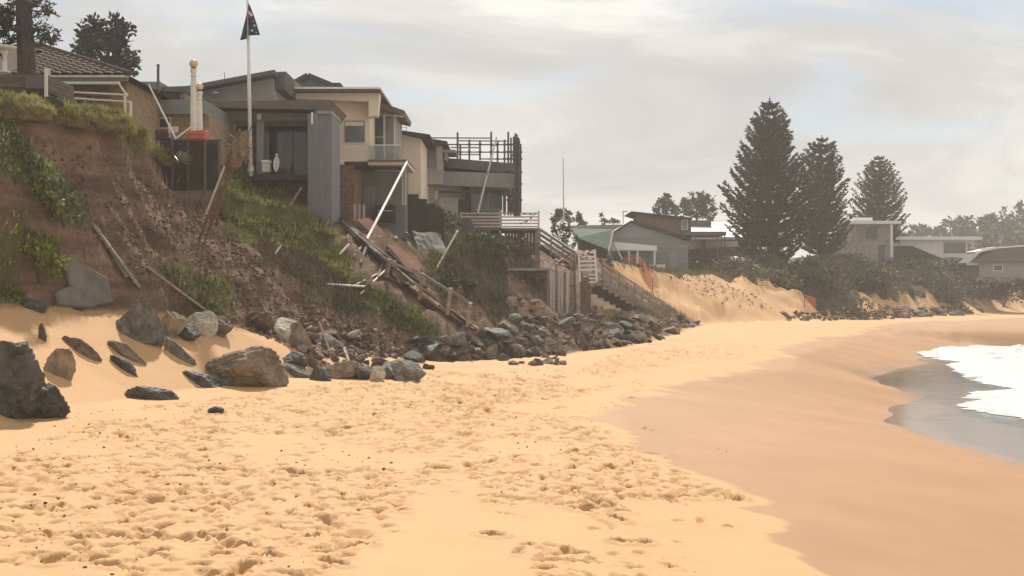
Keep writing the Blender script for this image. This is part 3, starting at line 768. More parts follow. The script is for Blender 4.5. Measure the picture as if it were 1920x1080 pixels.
rubble('rubble', [(820, 430), (1010, 500), (1030, 600), (900, 620), (760, 560)], 3000, .05, .28, soilc, 'loose clods on the bank below the railed deck', 100)
rubble('rubble', [(1240, 515), (1330, 520), (1420, 555), (1450, 580), (1380, 575), (1300, 550)], 520, .06, .28, [(.30, .22, .15), (.42, .32, .22), (.22, .17, .12), (.6, .53, .44)], 'scattered debris on the far sand slope', 130, 90)

speck_area = np.zeros(GX.shape, bool)
for poly, dens, big in TRAMPLED[:3]: speck_area |= inpoly(PXX, PYY, poly)
rubble('sand_specks', None, 1900, .014, .060, [(.20, .13, .08), (.27, .175, .105), (.13, .085, .055)], 'small dark brown specks strewn over the trampled sand', 60, 11, speck_area & is_sand & (vnoise(GX * .5, GY * .35, 215) > .45))  # small dark brown chips scattered in patches over the trampled sand
# ------------------------------------------------------------------ grass and scrub
def blades(name, mask, n, lo, hi, wid, colr, label, seed, lean=0.45, per=7, spread=.10, wide_tip=0.15, parent=None, cat='grass', kind='stuff', pts=None):
    if pts is None: X, Y, Z, rg = pick_on_ground(n, mask, seed)
    else: X, Y, Z = pts; n = len(X); rg = np.random.default_rng(seed)
    X, Y, Z = (np.repeat(k, per) for k in (X, Y, Z)); m = n * per
    hfac = np.repeat(rg.uniform(lo, hi, n), per) * rg.uniform(.55, 1.1, m)
    X = X + rg.normal(0, spread, m); Y = Y + rg.normal(0, spread, m)
    az = rg.uniform(0, 6.28, m); ln = np.abs(rg.normal(0, lean, m))
    dx, dy, dz = np.cos(az) * np.sin(ln), np.sin(az) * np.sin(ln), np.cos(ln)
    wa = rg.uniform(0, 6.28, m); wx, wy = np.cos(wa) * wid, np.sin(wa) * wid
    b0 = np.stack([X - wx, Y - wy, Z - .03], -1); b1 = np.stack([X + wx, Y + wy, Z - .03], -1)
    tx, ty, tz = X + dx * hfac, Y + dy * hfac, Z + dz * hfac
    t1 = np.stack([tx + wx * wide_tip, ty + wy * wide_tip, tz], -1); t0 = np.stack([tx - wx * wide_tip, ty - wy * wide_tip, tz], -1)
    V = np.stack([b0, b1, t1, t0], 1).reshape(-1, 3)
    Fq = np.arange(4 * m).reshape(-1, 4)
    cl = vnoise(X * 1.6, Y * 1.6, 7)[:, None]
    cc = np.array(colr) * (0.65 + 0.7 * cl) * rg.uniform(.75, 1.25, (m, 1))
    dryk = (rg.random(m) < 0.15)[:, None]
    cc = np.where(dryk, np.array((.17, .13, .07)) * rg.uniform(.6, 1.1, (m, 1)), cc)
    o = np_mesh(name, V, Fq, 'leaves', ('tint', np.repeat(cc, 4, 0)), parent=parent)
    if kind: tag(o, label, cat, kind=kind)
    return o
GLAB = ['short lawn grass along the broken edge above the slip', 'blue-green scrub on the near bank at the left edge', 'yellow-green scrub low on the near bank',
        'green scrub beside the dune at the left edge', 'green scrub on the hump below the flagpole', 'strip of grass along the slip beside the rusty posts',
        'scrub at the foot of the bank before the walkway', 'strip of green scrub low on the slip', 'small strip of grass in the middle of the slip', 'scrub on the bank below the railed deck', 'brown dead brush across the middle of the slip', 'brown dead brush on the bank beside the landing', 'scrub below the green roof']
for i, (poly, c, kind, ymax) in enumerate(GREEN):
    mask = inpoly(PXX + edge * 14, PYY + edge * 9, poly) & ~is_sand & (GY < ymax) & (GY > 30)
    ar = float((np.gradient(gx)[None, :] * np.gradient(gy)[:, None] * mask).sum())
    if kind == 'lawn': blades('grass', mask, int(min(ar * 140, 7000)), .05, .15, .012, c, GLAB[i], 300 + i, .9, 7, .07)
    elif kind == 'brush': blades('dead_brush', mask, int(min(ar * 80, 6000)), .12, .42, .014, c, GLAB[i], 300 + i, .9, 8, .13, .25, cat='brush')
    else: blades('scrub', mask, int(min(ar * 120, 8000)), .06, .19, .026, c, GLAB[i], 300 + i, 1.3, 9, .12, .6, cat='scrub')
# plateau lawn seen edge-on at the left
blades('grass', (GX < BB + .25) & (GX > BB - 4) & (GY > 30) & (GY < 62), 7500, .05, .14, .012, (.27, .25, .07), 'lawn on the flat ground above the bank', 333, .5, 7, .08)
# dry roots and grass tufts on the bare bank
blades('dry_grass', (GX > BB) & (GX < EE) & (GY > 30) & (GY < 95) & ~is_sand & (vnoise(GX * .6, GY * .6, 12) > .52), 5200, .12, .40, .014, (.19, .15, .09), 'withered grass and roots scattered over the bare bank', 335, .9, 6, .15, .2)
# the far bank: overlapping mounds of scrub
fv = (GY > 112) & (GY < 205) & ~is_sand & (GX > BB - 7) & (GX < EE + 1)
mX, mY_, mZ, rg_ = pick_on_ground(270, fv, 901)
C_, D_, L_, W_, T_ = [], [], [], [], []
for k in range(len(mX)):
    r_ = .5 * 4.6 ** rg_.random(); n_ = int(90 * r_ ** 1.3); d_ = rg_.normal(size=(n_, 3)); d_[:, 2] = np.abs(d_[:, 2]); d_ /= np.linalg.norm(d_, axis=1, keepdims=True)
    C_.append(np.array([mX[k], mY_[k], mZ[k]]) + d_ * r_ * np.array([1.15, 1.15, .75]) * rg_.uniform(.7, 1, (n_, 1))); D_.append(d_ + rg_.normal(size=(n_, 3)) * .8)
    L_.append(rg_.uniform(.2, .5, n_)); W_.append(rg_.uniform(.06, .14, n_)); T_.append(np.array((.085, .088, .048)) * rg_.uniform(.65, 1.3) * np.array([rg_.uniform(.9, 1.25), 1, 1]) * rg_.uniform(.7, 1.3, (n_, 1)))
C_, D_, L_, W_, T_ = (np.concatenate(k) for k in (C_, D_, L_, W_, T_))
D_ /= np.linalg.norm(D_, axis=1, keepdims=True); s0 = np.cross(D_, rg_.normal(size=D_.shape)); s0 /= np.linalg.norm(s0, axis=1, keepdims=True)
V_ = np.stack([C_, C_ + D_ * L_[:, None] * .45 + s0 * W_[:, None], C_ + D_ * L_[:, None], C_ + D_ * L_[:, None] * .45 - s0 * W_[:, None]], 1).reshape(-1, 3)
tag(np_mesh('coastal_scrub', V_, np.arange(len(V_)).reshape(-1, 4), 'leaves', ('tint', np.repeat(T_, 4, 0))), 'dense mounded coastal scrub covering the far bank', 'scrub', kind='stuff')
blades('dune_grass', (GY > 96) & (GY < 122) & (GX > BB - 2) & (GX < BB + .8), 700, .2, .5, .05, (.15, .13, .065), 'dry dune grass along the top of the far sand slope', 338, .8, 7, .25, .2)

# ------------------------------------------------------------------ turf hanging over the broken lawn edge
material('turf', (0.105, 0.085, 0.045), 0.95, (5, 0.4), (14, 0.9, 0.05), second=(0.20, 0.175, 0.065))
yy = np.arange(33.6, 50.5, .09); _, Bv, _, _ = smooth_prof(np.zeros_like(yy), yy); ZBv = ip(yy, bY, bZ)
wv = np.clip(.28 + fbm(yy * .8, yy * 0 + 2, 3, 201) * 2.4, .0, .85)
rows = []
for u_, dx0, dz0 in [(0, -.7, -.10), (1, -.35, .10), (2, .0, .13), (3, .55, .06), (4, 1.0, -.14), (5, 1.04, -.36), (6, .75, -.42), (7, .3, -.40), (8, -.1, -.75)]:
    X_ = Bv + (dx0 * np.maximum(wv, .02) if dx0 > 0 else dx0) + fbm(yy * 3, yy * 0 + u_, 2, 203) * .12; rows.append(np.stack([X_, yy, ZBv + dz0 * (1 if dx0 <= 0 else np.clip(wv / .3, .5, 1.25)) + fbm(yy * 2.4, yy * 0 + u_ * .7, 3, 205) * .16], -1))
tv = np.stack(rows, 1); nr, nc = tv.shape[:2]; ti = np.arange(nr * nc).reshape(nr, nc)
tf = np.stack([ti[:-1, :-1], ti[1:, :-1], ti[1:, 1:], ti[:-1, 1:]], -1).reshape(-1, 4)
o = np_mesh('turf_overhang', tv.reshape(-1, 3), tf, 'turf', loc=(float(Bv[80]), float(yy[80]), float(ZBv[80])))
tag(o, 'ragged lip of turf hanging over the top of the slip', 'turf')
rg = np.random.default_rng(77); k_ = rg.integers(0, nr, 5200); c_ = rg.choice([1, 2, 3, 3, 4, 4], 5200); pts_ = tv[k_, c_] + rg.normal(0, .05, (5200, 3))
blades('grass', None, 0, .04, .13, .012, (.30, .275, .08), 'lawn grass growing over the ragged turf lip', 339, 1.1, 6, .05, pts=(pts_[:, 0], pts_[:, 1], pts_[:, 2]))
# ------------------------------------------------------------------ houses: helpers
def part(parent, name, mat, *boxes, label=None):
    m = MB()
    for b_ in boxes: m.px(*b_)
    o = m.build(name, mat, parent)
    if label: o['label'] = label
    return o
def window(parent, x0, y0, x1, y1, D, frame='paint_white', glass='glass_dark', t=1.6, mull=0, bars=0, name='window', proud=0.05):
    """frame set 5 cm proud of the wall at D, pane inside it as a sub-part"""
    m = MB(); d = D - proud
    m.px(x0, y0, x1, y0 + t, d, .09); m.px(x0, y1 - t, x1, y1, d, .09)
    m.px(x0, y0 + t, x0 + t, y1 - t, d, .09); m.px(x1 - t, y0 + t, x1, y1 - t, d, .09)
    for k in range(mull):
        xm = x0 + (x1 - x0) * (k + 1) / (mull + 1); m.px(xm - t * .4, y0 + t, xm + t * .4, y1 - t, d + .01, .07)
    for k in range(bars):
        ym = y0 + (y1 - y0) * (k + 1) / (bars + 1); m.px(x0 + t, ym - t * .4, x1 - t, ym + t * .4, d + .012, .06)
    f = m.build(name, frame, parent)
    MB().px(x0 + t * .6, y0 + t * .6, x1 - t * .6, y1 - t * .6, d + .035, .02).build('pane', glass, f)
    return f
def PH(x, y, l=.30):
    return P(x, y, max(20, hit(x, y, 30).y - l))
def base(x, y, D): return P(x, y, D)

# ---- tiled house at the far left
h = thing('tiled_house', 'tan brick house with a brown tiled hip roof at the left', 'house', base(160, 268, 46))
part(h, 'wall', 'brick_tan', (-150, 152, 238, 300, 46.6, 8.5))
part(h, 'recess_wall', 'brick_red', (112, 158, 205, 300, 46.52, .06))
part(h, 'gutter', 'paint_cream', (-150, 140.5, 240, 144.5, 45.3, .14))
part(h, 'fascia', 'cladding_green', (-150, 145, 239, 151.5, 45.42, .10))
part(h, 'verandah_beam', 'paint_white', (88, 152.5, 224, 157.5, 45.45, .10))
window(h, 124, 182, 160, 222, 46.5, 'steel_pale', 'glass_dark', mull=1)
window(h, 206, 218, 236, 262, 46.55, 'steel_pale', 'glass_dark')
for xa, ya, xb, yb, nm in [(222, 156, 239, 180, 'downpipe'), (95, 171, 240, 178, 'rail'), (112, 183, 246, 191, 'rail'), (234, 180, 235, 240, 'post'), (245, 190, 245, 262, 'post'), (92, 128, 92, 186, 'post'), (96, 164, 126, 167, 'rail')]:
    MB().tube(P(xa, ya, 45.0), P(xb, yb, 45.0), .035 if nm != 'post' else .045, n=6).build(nm, 'paint_cream', h)
eL, eR, rR, rL = P(-150, 141, 45.3), P(241, 141, 45.3), P(62, 84, 50.5), P(-150, 84, 50.5)
bR = Vector((eR.x, 55.7, eR.z)); bL = Vector((eL.x, 55.7, eL.z))
roof = MB().add([eL, eR, rR, rL, bR, bL], [(0, 1, 2, 3), (1, 4, 2), (4, 5, 3, 2), (0, 5, 4, 1)]).build('roof', 'roof_tile', h)
# every tile of the front slope, in overlapping courses
tm = MB(); tw, tl = 0.34, 0.42
prof = [(-.17, 0), (-.10, .045), (0, .06), (.10, .045), (.165, .0)]
vs = []
for yy in (0, tl):
    for px_, pz in prof: vs.append((px_, yy, pz + (0.03 if yy == 0 else 0)))
    for px_, pz in prof: vs.append((px_, yy, pz - .018 + (0.03 if yy == 0 else 0)))
fs = [(i, i + 1, 11 + i, 10 + i) for i in range(4)] + [(i + 1, i, 5 + i, 6 + i) for i in range(4)] + [(5, 15, 16, 6), (6, 16, 17, 7), (7, 17, 18, 8), (8, 18, 19, 9), (0, 10, 15, 5), (4, 9, 19, 14)]
tile_me = bpy.data.meshes.new('tile'); tile_me.from_pydata(vs, [], fs); tile_me.materials.append(MATS['roof_tile'])
up_ = (rL - eL); slope_len = Vector((0, up_.y, up_.z)).length; ud = Vector((0, up_.y, up_.z)).normalized(); ang = math.atan2(ud.z, ud.y)
rows = int(slope_len / .36)
for r_ in range(rows):
    t_ = r_ * .36; xend = eR.x + (rR.x - eR.x) * (t_ + .2) / slope_len
    xk = xend - .18
    while xk > P(20, 0, 45.3).x - t_ * .1:
        o = bpy.data.objects.new('tile', tile_me); col.objects.link(o); o.parent = roof
        p = Vector((xk, eL.y, eL.z)) + ud * (t_ - .03) - root_loc(roof)
        o.location = p + Vector((0, -math.sin(ang), math.cos(ang))) * .02; o.rotation_euler = (ang, 0, 0)
        xk -= tw
hp = MB()
for k in range(14):
    a, b_ = eR.lerp(rR, k / 14), eR.lerp(rR, (k + 1.12) / 14); hp.tube(a + Vector((0, 0, .05)), b_ + Vector((0, 0, .08)), .11, .09, 6)
hp.build('hip_capping', 'roof_tile', roof)

# ---- low flat-roofed house
h = thing('flat_roofed_house', 'low tan brick house with a grey-green flat roof band', 'house', base(310, 262, 51))
part(h, 'wall', 'brick_tan', (241, 214, 392, 300, 51, 7))
part(h, 'upper_wall', 'brick_tan', (238, 168, 268, 214, 51.3, 6), (268, 172, 346, 188, 52.2, 5))
part(h, 'roof_band', 'cladding_green', (263, 187, 384, 213.5, 50.6, 7.5))
part(h, 'back_roof', 'cladding_green', (236, 153, 300, 168, 51.8, 6))
part(h, 'side_roof', 'roof_grey', (300, 163, 350, 172, 52.0, 6))
window(h, 276, 220, 320, 241, 51, 'paint_cream', 'glass_dark', 2)
window(h, 272, 168.5, 296, 186, 52.15, 'fascia_brown', 'glass_dark', 1.2); window(h, 306, 174, 338, 186.5, 52.15, 'fascia_brown', 'glass_dark', 1.2)
part(h, 'door', 'timber_dark', (252, 232, 270, 290, 50.96, .05))
t = thing('chimney_post', 'thin dark brown post standing up beside the flat-roofed house', 'post', P(296, 190, 51.4))
MB().tube(P(296.5, 190, 50.5), P(296.5, 122, 50.5), .055, .05, 8).build('shaft', 'fascia_brown', t); MB().tube(P(296.5, 122.5, 50.5), P(296.5, 121, 50.5), .07, .07, 8).build('cap', 'steel_dark', t)

# ---- house with the rising skillion roof and verandah
h = thing('skillion_roof_house', 'grey house with a rising skillion roof and a dark glazed verandah', 'house', base(500, 330, 56))
m = MB(); D0 = 57
m.prism([P(340, 192, D0), P(340, 176, D0), P(400, 160, D0), P(512, 141, D0), P(516, 198, D0)], (0, 6, 0)); m.build('upper_wall', 'render_grey', h)
MB().prism([P(298, 168, 56.2), P(298, 163, 56.2), P(350, 161, 56.2), P(514, 130.5, 56.2), P(514, 139, 56.2), P(352, 169, 56.2)], (0, 7.5, 0)).build('roof', 'roof_grey', h)
MB().prism([P(514.6, 140, 57.2), P(514.6, 135, 57.2), P(536, 134, 57.2), P(533, 168, 57.2), P(514.6, 168, 57.2)], (0, 6, 0)).build('roof_end_wall', 'roof_grey', h)
MB().prism([P(372, 190, 54.4), P(620, 187, 54.4), P(624, 190, 54.4), P(612, 206, 54.4), P(372, 201, 54.4)], (0, 4.6, 0)).build('verandah_roof', 'fascia_brown', h)
part(h, 'wall', 'brick_red', (384, 206, 592, 340, 57.4, 5))
part(h, 'lintel', 'cladding_grey', (384, 208, 590, 226, 55.6, .25))
part(h, 'lower_lintel', 'fascia_brown', (384, 226.6, 590, 236, 55.7, .2))
window(h, 386, 236, 434, 300, 56.8, 'steel_dark', 'glass_dark', 1.5, mull=1, name='glass_door')
window(h, 494, 233, 576, 335, 56.8, 'steel_dark', 'glass_dark', 1.5, mull=2, name='glass_door')
part(h, 'pillar', 'cladding_grey', (481, 226, 494, 330, 55.2, .3), label='blue-grey verandah pillar')
part(h, 'wall_lamp', 'paint_cream', (481.5, 213, 489, 224, 55.0, .15))
part(h, 'deck', 'timber_dark', (470, 327, 580, 338, 54.3, 3.5)); part(h, 'under_deck_wall', 'brick_red', (476, 338, 580, 430, 55.2, .3))
for x0_ in range(4): part(h, 'cladding_board', 'cladding_dark', (577 + x0_ * 11.2, 214, 588.1 + x0_ * 11.2, 440, 53.6 + .004 * (x0_ % 2), 2.6))
part(h, 'wall_cap', 'cladding_grey', (594, 207, 622, 213.4, 53.5, 2.8)); part(h, 'post', 'cladding_grey', (589, 190, 593, 214, 54.6, .12))
m = MB(); m.lathe(P(404, 175, 56.7), [(.02, -.05), (.13, 0), (.15, .05), (.13, .06)], 12); m.build('satellite_dish', 'paint_white', h)
MB().tube(P(421, 158, 57.2), P(421, 135, 57.2), .012, n=5).build('aerial', 'steel_dark', h)
part(h, 'conduit', 'paint_white', (583.5, 210, 586.5, 232, 53.4, .08))
t = thing('surfboard', 'white surfboard standing against the dark glass doors', 'surfboard', P(517, 322, 55))
m = MB(); pts = []
for k in range(17):
    a = k / 16; w_ = 5.6 * math.sin(math.pi * min(1, a * 1.08 + .02)) ** .6 if a < .93 else 2.5
    pts.append((517 - w_ + 2 * a, 322 - 34 * a)); 
pts2 = [(517 + (517 - x) + 4 * (i / 16), y) for i, (x, y) in enumerate(pts)][::-1]
m.prism([P(x, y, 54.8) for x, y in pts + pts2], (0, .07, 0)); m.build('board', 'paint_white', t)
MB().prism([P(516.6, 321, 54.78), P(518.2, 321, 54.78), P(520.4, 290, 54.78), P(518.8, 290, 54.78)], (0, .015, 0)).build('stringer', 'timber_pink', t)
t = thing('cool_box', 'pale box standing beside the surfboard', 'box', P(498, 322, 55))
part(t, 'body', 'paint_cream', (491, 305, 505, 322, 54.6, .4)); part(t, 'lid', 'paint_white', (490, 300, 506, 304.6, 54.55, .5))

# ---- cream house
h = thing('cream_house', 'two-storey cream rendered house with a flat white-edged roof', 'house', base(650, 405, 61))
part(h, 'upper_wall', 'render_cream', (510, 181, 693, 302.5, 61, 7))
part(h, 'roof_edge', 'paint_white', (516, 163, 713, 166.5, 59.6, 9)); part(h, 'roof', 'fascia_brown', (516, 167, 713.5, 171.5, 59.7, 8.9))
MB().prism([P(516, 172.4, 60.2), P(712, 172.4, 60.2), P(707.5, 217, 60.2), P(691, 219, 60.2), P(691, 190, 60.2), P(516, 184, 60.2)], (0, .75, 0)).build('soffit_band', 'render_cream', h)
window(h, 617, 227, 635, 261, 61, 'render_cream', 'glass_pale', 1.8); window(h, 643.5, 224, 686, 269, 61, 'paint_cream', 'glass_pale', 2.0)
part(h, 'blind', 'paint_cream', (647, 228, 682, 236, 60.94, .012))
part(h, 'ledge', 'paint_white', (616, 300, 643, 308, 60.8, .5))
part(h, 'lower_wall', 'brick_red', (612, 308.5, 664, 460, 61.3, 6))
part(h, 'recess_wall', 'cladding_green', (664, 317, 760, 480, 64.5, 2))
part(h, 'lintel', 'timber_dark', (662, 312, 752, 318, 61.6, .3)); part(h, 'beam', 'fascia_brown', (642, 303.5, 757, 311.5, 61.7, 2.5))
part(h, 'balcony_slab', 'render_cream', (690, 303.2, 764, 308.6, 60.8, 4.5)); part(h, 'balcony_edge', 'fascia_brown', (690, 299.2, 764, 303, 60.7, 4.7))
part(h, 'grey_panel', 'cladding_grey', (682, 350, 704, 418, 64.3, .12)); part(h, 'store_box', 'timber_dark', (704, 384, 740, 416, 63.6, .8)); part(h, 'shelf', 'steel_pale', (708, 394, 736, 396, 63.5, .1))
part(h, 'door', 'cladding_green', (666, 325, 682, 410, 64.35, .1))
for x_ in (755, 760): part(h, 'post', 'paint_cream', (x_ - 1.2, 309, x_ + 1.2, 384, 62.5, .1))
window(h, 695, 215, 720, 299, 63.4, 'steel_pale', 'glass_dark', 1.5, bars=1, name='glass_door'); window(h, 720.5, 215, 740, 299, 63.4, 'paint_white', 'glass_pale', 1.5, name='glass_door')
part(h, 'balcony_room', 'render_grey', (692, 206, 741, 299.1, 63.5, 4))
for xa in (694, 722): part(h, 'balustrade_pane', 'glass_clear', (xa, 273, xa + 27, 298.8, 60.9, .03))
part(h, 'balustrade_rail', 'paint_white', (693, 271, 750.5, 273, 60.88, .07))
MB().prism([P(706, 189, 62.6), P(758, 207, 62.6), P(756, 216, 62.6), P(740, 212, 62.6), P(706, 200, 62.6)], (0, 4.5, 0)).build('side_roof', 'fascia_brown', h)
MB().beam(P(740, 216, 62.8), P(756, 219, 62.8), .06).build('gutter', 'paint_white', h)
h = thing('gabled_roof_house', 'dark gabled roof showing above the flat roof of the cream house', 'house', base(590, 300, 76))
MB().prism([P(540, 163, 76), P(572, 143, 76), P(578, 142, 76), P(618, 160, 76), P(622, 168, 76), P(540, 168, 76)], (0, 5, 0)).build('gable', 'roof_grey', h)
MB().beam(P(536, 164, 75.8), P(577, 141.5, 75.8), .14, .3).build('barge_board', 'roof_dark', h); MB().beam(P(577, 141.5, 75.8), P(624, 161, 75.8), .14, .3).build('barge_board', 'roof_dark', h)
part(h, 'ridge_box', 'roof_dark', (620, 155, 638, 168, 76.2, 1.5)); part(h, 'wall', 'render_grey', (538, 168.3, 640, 300, 76.3, 6))
part(h, 'side_roof', 'roof_dark', (536, 153, 556, 168, 76.6, 3))

# ---- narrow cream house and grey house behind it
h = thing('narrow_cream_house', 'tall narrow cream rendered wall under a sloping dark roof', 'house', base(768, 372, 68))
part(h, 'wall', 'render_cream', (736, 258, 789, 470, 68, 6)); MB().prism([P(741, 258.2, 68), P(741, 247, 68), P(789, 257, 68), P(789, 258.2, 68)], (0, 5.9, 0)).build('wall_top', 'render_cream', h)
MB().prism([P(738, 242, 67.4), P(806, 252, 67.4), P(806, 257.5, 67.4), P(790, 258, 67.4), P(738, 247, 67.4)], (0, 7, 0)).build('roof', 'roof_dark', h)
for x_ in (752, 762): MB().tube(P(x_, 246, 70), P(x_, 234 - (x_ - 752) * -.3, 70), .015, n=5).build('aerial', 'steel_dark', h)
MB().tube(P(747, 238.5, 70), P(762, 239, 70), .012, n=5).build('aerial_bar', 'steel_dark', h)
h = thing('grey_rendered_house', 'small grey rendered upper storey with a low dark roof', 'house', base(815, 330, 73))
part(h, 'wall', 'render_grey', (789, 264, 829, 345, 73, 6)); part(h, 'corner_pier', 'concrete', (818, 272, 828.5, 322, 72.9, .3))
window(h, 793, 272, 816, 316, 73, 'render_grey', 'glass_pale', 1.2)
MB().prism([P(790, 257, 72.6), P(838, 264.5, 72.6), P(838, 271.5, 72.6), P(826, 272, 72.6), P(790, 264, 72.6)], (0, 6.5, 0)).build('roof', 'roof_dark', h)
part(h, 'side_parapet', 'concrete', (826, 280.5, 854, 285, 73.4, 3)); part(h, 'side_wall', 'render_grey', (833, 285.4, 838, 300, 73.6, 2))

# ---- house under scaffolding
h = thing('flat_roofed_beach_house', 'broad grey beach house with slab roofs wrapped in scaffolding', 'house', base(890, 404, 76))
MB().prism([P(826, 296, 75), P(850, 297, 75), P(966, 306.5, 75), P(958, 318, 75), P(940, 324, 75), P(826, 312, 75)], (0, 7, 0)).build('roof', 'roof_grey', h)
part(h, 'upper_wall', 'fascia_brown', (828, 312.5, 934, 322, 76.2, 5))
MB().prism([P(786, 320, 74.2), P(940, 324.5, 74.2), P(974, 326, 74.2), P(972, 338, 74.2), P(955, 352, 74.2), P(788, 346, 74.2)], (0, 7, 0)).build('balcony_slab', 'cladding_grey', h)
part(h, 'wall', 'render_grey', (787, 347, 862, 480, 75.4, 5)); part(h, 'low_wall', 'concrete', (822, 371, 859, 470, 74.0, .3)); part(h, 'corner_post', 'paint_cream', (816, 357, 820, 374, 74.1, .12))
part(h, 'sun_shade', 'timber_dark', (822, 357.5, 884, 360.8, 73.8, .5)); part(h, 'back_wall', 'render_grey', (862, 352, 940, 480, 77.2, 3))
part(h, 'column', 'timber_dark', (872, 347, 882, 400, 74.8, .35))
window(h, 884, 356, 918, 394, 77.1, 'steel_pale', 'glass_pale', 1.5, mull=1); window(h, 921, 354, 942, 394, 77.1, 'steel_pale', 'glass_dark', 1.2)
for x0_ in (943, 951, 959): part(h, 'shutter', 'fascia_brown', (x0_, 352, x0_ + 6, 400, 75.6, .12))
for k in range(9): part(h, 'fence_paling', 'timber_dark', (859 + k * 2.6, 374, 860.8 + k * 2.6, 400, 74.2, .06))
# scaffolding
t = thing('scaffolding', 'steel tube scaffolding standing around the grey beach house', 'scaffolding', P(960, 404, 75))
STD = [(858, 248, 300, 78), (863, 272, 300, 82), (900, 264, 300, 78), (921, 247, 306, 78), (933, 264, 306, 82), (953, 247, 404, 78), (958, 258, 404, 81), (963, 256, 404, 84), (969, 252, 406, 74), (973.5, 262, 406, 76), (946, 262, 404, 84), (966, 268, 406, 80), (880, 262, 300, 82), (966.5, 250, 404, 73), (972, 258, 404, 73), (976, 270, 404, 73.5)]
for x, y0_, y1_, D in STD:
    s_ = MB().tube(P(x, y0_, D), P(x, y1_, D), .055, n=6).build('standard', 'steel_dark', t)
    cp = MB()
    for yy in (271, 285, 298, 323, 345, 375):
        if y0_ + 4 < yy < y1_ - 4: cp.tube(P(x, yy - 1.6, D), P(x, yy + 1.6, D), .105, n=6)
    if cp.v: cp.build('coupler', 'steel_dark', s_)
for xa, xb, y, D in [(806, 921, 258.5, 78), (838, 958, 271, 78.1), (845, 901, 276.5, 82), (845, 959, 285, 78.1), (838, 901, 289.5, 82), (900, 972, 298, 78.1), (921, 934, 272.5, 82), (953, 974, 323, 77), (953, 974, 345, 77), (955, 974, 375, 77), (958, 974, 271, 76), (953, 974, 310, 77), (953, 974, 335, 77), (953, 974, 360, 77), (953, 974, 388, 77), (858, 954, 264, 82)]:
    MB().tube(P(xa, y, D), P(xb, y + .5, D), .038, n=6).build('ledger', 'steel_dark', t)
for xa, ya, xb, yb in [(957, 345, 972, 303), (957, 398, 972, 350), (957, 300, 972, 265)]: MB().tube(P(xa, ya, 77), P(xb, yb, 77), .035, n=5).build('brace', 'steel_dark', t)
for k in range(3): MB().px(955, 319.5 + k * 26, 973, 321.2 + k * 26, 75 + .3, 4).build('plank', 'timber_grey', t)
t = thing('leaning_pole', 'long pale pole leaning on the scaffolded house', 'pole', P(895, 398, 74))
MB().tube(P(895, 402, 73), P(931, 258, 75.5), .05, .045, 8).build('shaft', 'steel_pale', t); MB().tube(P(895, 402.4, 73), P(895.5, 400.5, 73.03), .06, n=8).build('ferrule', 'steel_dark', t)

# ---- white railed deck and its stair
t = thing('railed_deck', 'timber deck with a pale pink-white five-rail fence above the bank', 'deck', P(938, 440, 73.3))
for x, y0_, y1_ in [(864.5, 397, 408), (937.5, 395, 438), (1010, 395, 436)]: MB().px(x - 1.6, y0_, x + 1.6, y1_, 73.3, .12).build('rail_post', 'timber_pink', t)
for k, (y, xl) in enumerate([(400, 864), (406.6, 866), (412.8, 884), (418.8, 886), (424.8, 890)]): MB().px(xl, y - 1.4, 1009, y + 1.4, 73.2 - .003 * k, .07).build('rail', 'timber_pink', t)
MB().px(905, 427.5, 1010, 432, 73.3, 4).build('deck_floor', 'timber_grey', t)
for k in range(11): MB().px(946 + k * 5.8, 432.5, 951.2 + k * 5.8, 478, 73.6 + (k % 2) * .02, .05).build('skirting_board', 'timber_brown', t)
MB().px(1003, 430, 1012, 500, 73.35, .2).build('post', 'timber_grey', t)
def tape(label, segs, D):
    t_ = thing('barrier_tape', label, 'tape', P(*segs[0], D)); k = 0
    for (xa, ya), (xb, yb) in zip(segs[:-1], segs[1:]):
        n = max(2, int(math.hypot(xb - xa, yb - ya) / 5))
        for i in range(n):
            a, b_ = P(xa + (xb - xa) * i / n, ya + (yb - ya) * i / n, D), P(xa + (xb - xa) * (i + 1) / n, ya + (yb - ya) * (i + 1) / n, D)
            MB().beam(a, b_, .012, .07, up=(0, .15, 1)).build('red_stripe' if k % 2 else 'white_stripe', 'red_paint' if k % 2 else 'paint_white', t_); k += 1
tape('red and white tape tied across the deck fence', [(975, 401), (1003, 402), (1006, 399), (990, 414), (975, 420)], 73.0)

t = thing('upper_stair', 'grey timber stair with triple rails going down from the deck', 'stairs', P(1040, 480, 72))
TOP, BOT = (1012, 430), (1077, 473)
for k, dy in enumerate((0, 9.5, 19)):
    for D_, off in ((72.9, 0), (74.2, 2)):
        MB().beam(P(TOP[0] + off, TOP[1] + dy, D_), P(BOT[0] + off, BOT[1] + dy * .9, D_ - 2.5), .06, .13).build('rail', 'timber_grey', t)
for k in range(4):
    a = k / 3; x, y = TOP[0] + (BOT[0] - TOP[0]) * a, TOP[1] + (BOT[1] - TOP[1]) * a
    MB().beam(P(x, y - 2, 72.8 - 2.5 * a), P(x, y + 34, 72.8 - 2.5 * a), .10).build('post', 'timber_grey', t)
MB().beam(P(1012, 462, 72.9), P(1077, 505, 70.4), .08, .28).build('stringer', 'timber_brown', t); MB().beam(P(1014, 462, 74.2), P(1079, 505, 71.7), .08, .28).build('stringer', 'timber_brown', t)
for k in range(11):
    a = (k + .5) / 11; c = P(1012 + 65 * a, 459 + 43 * a, 73.6 - 2.5 * a); MB().box((c.x - .14, c.y - .6, c.z - .02), (c.x + .14, c.y + .6, c.z + .02)).build('tread', 'timber_grey', t)

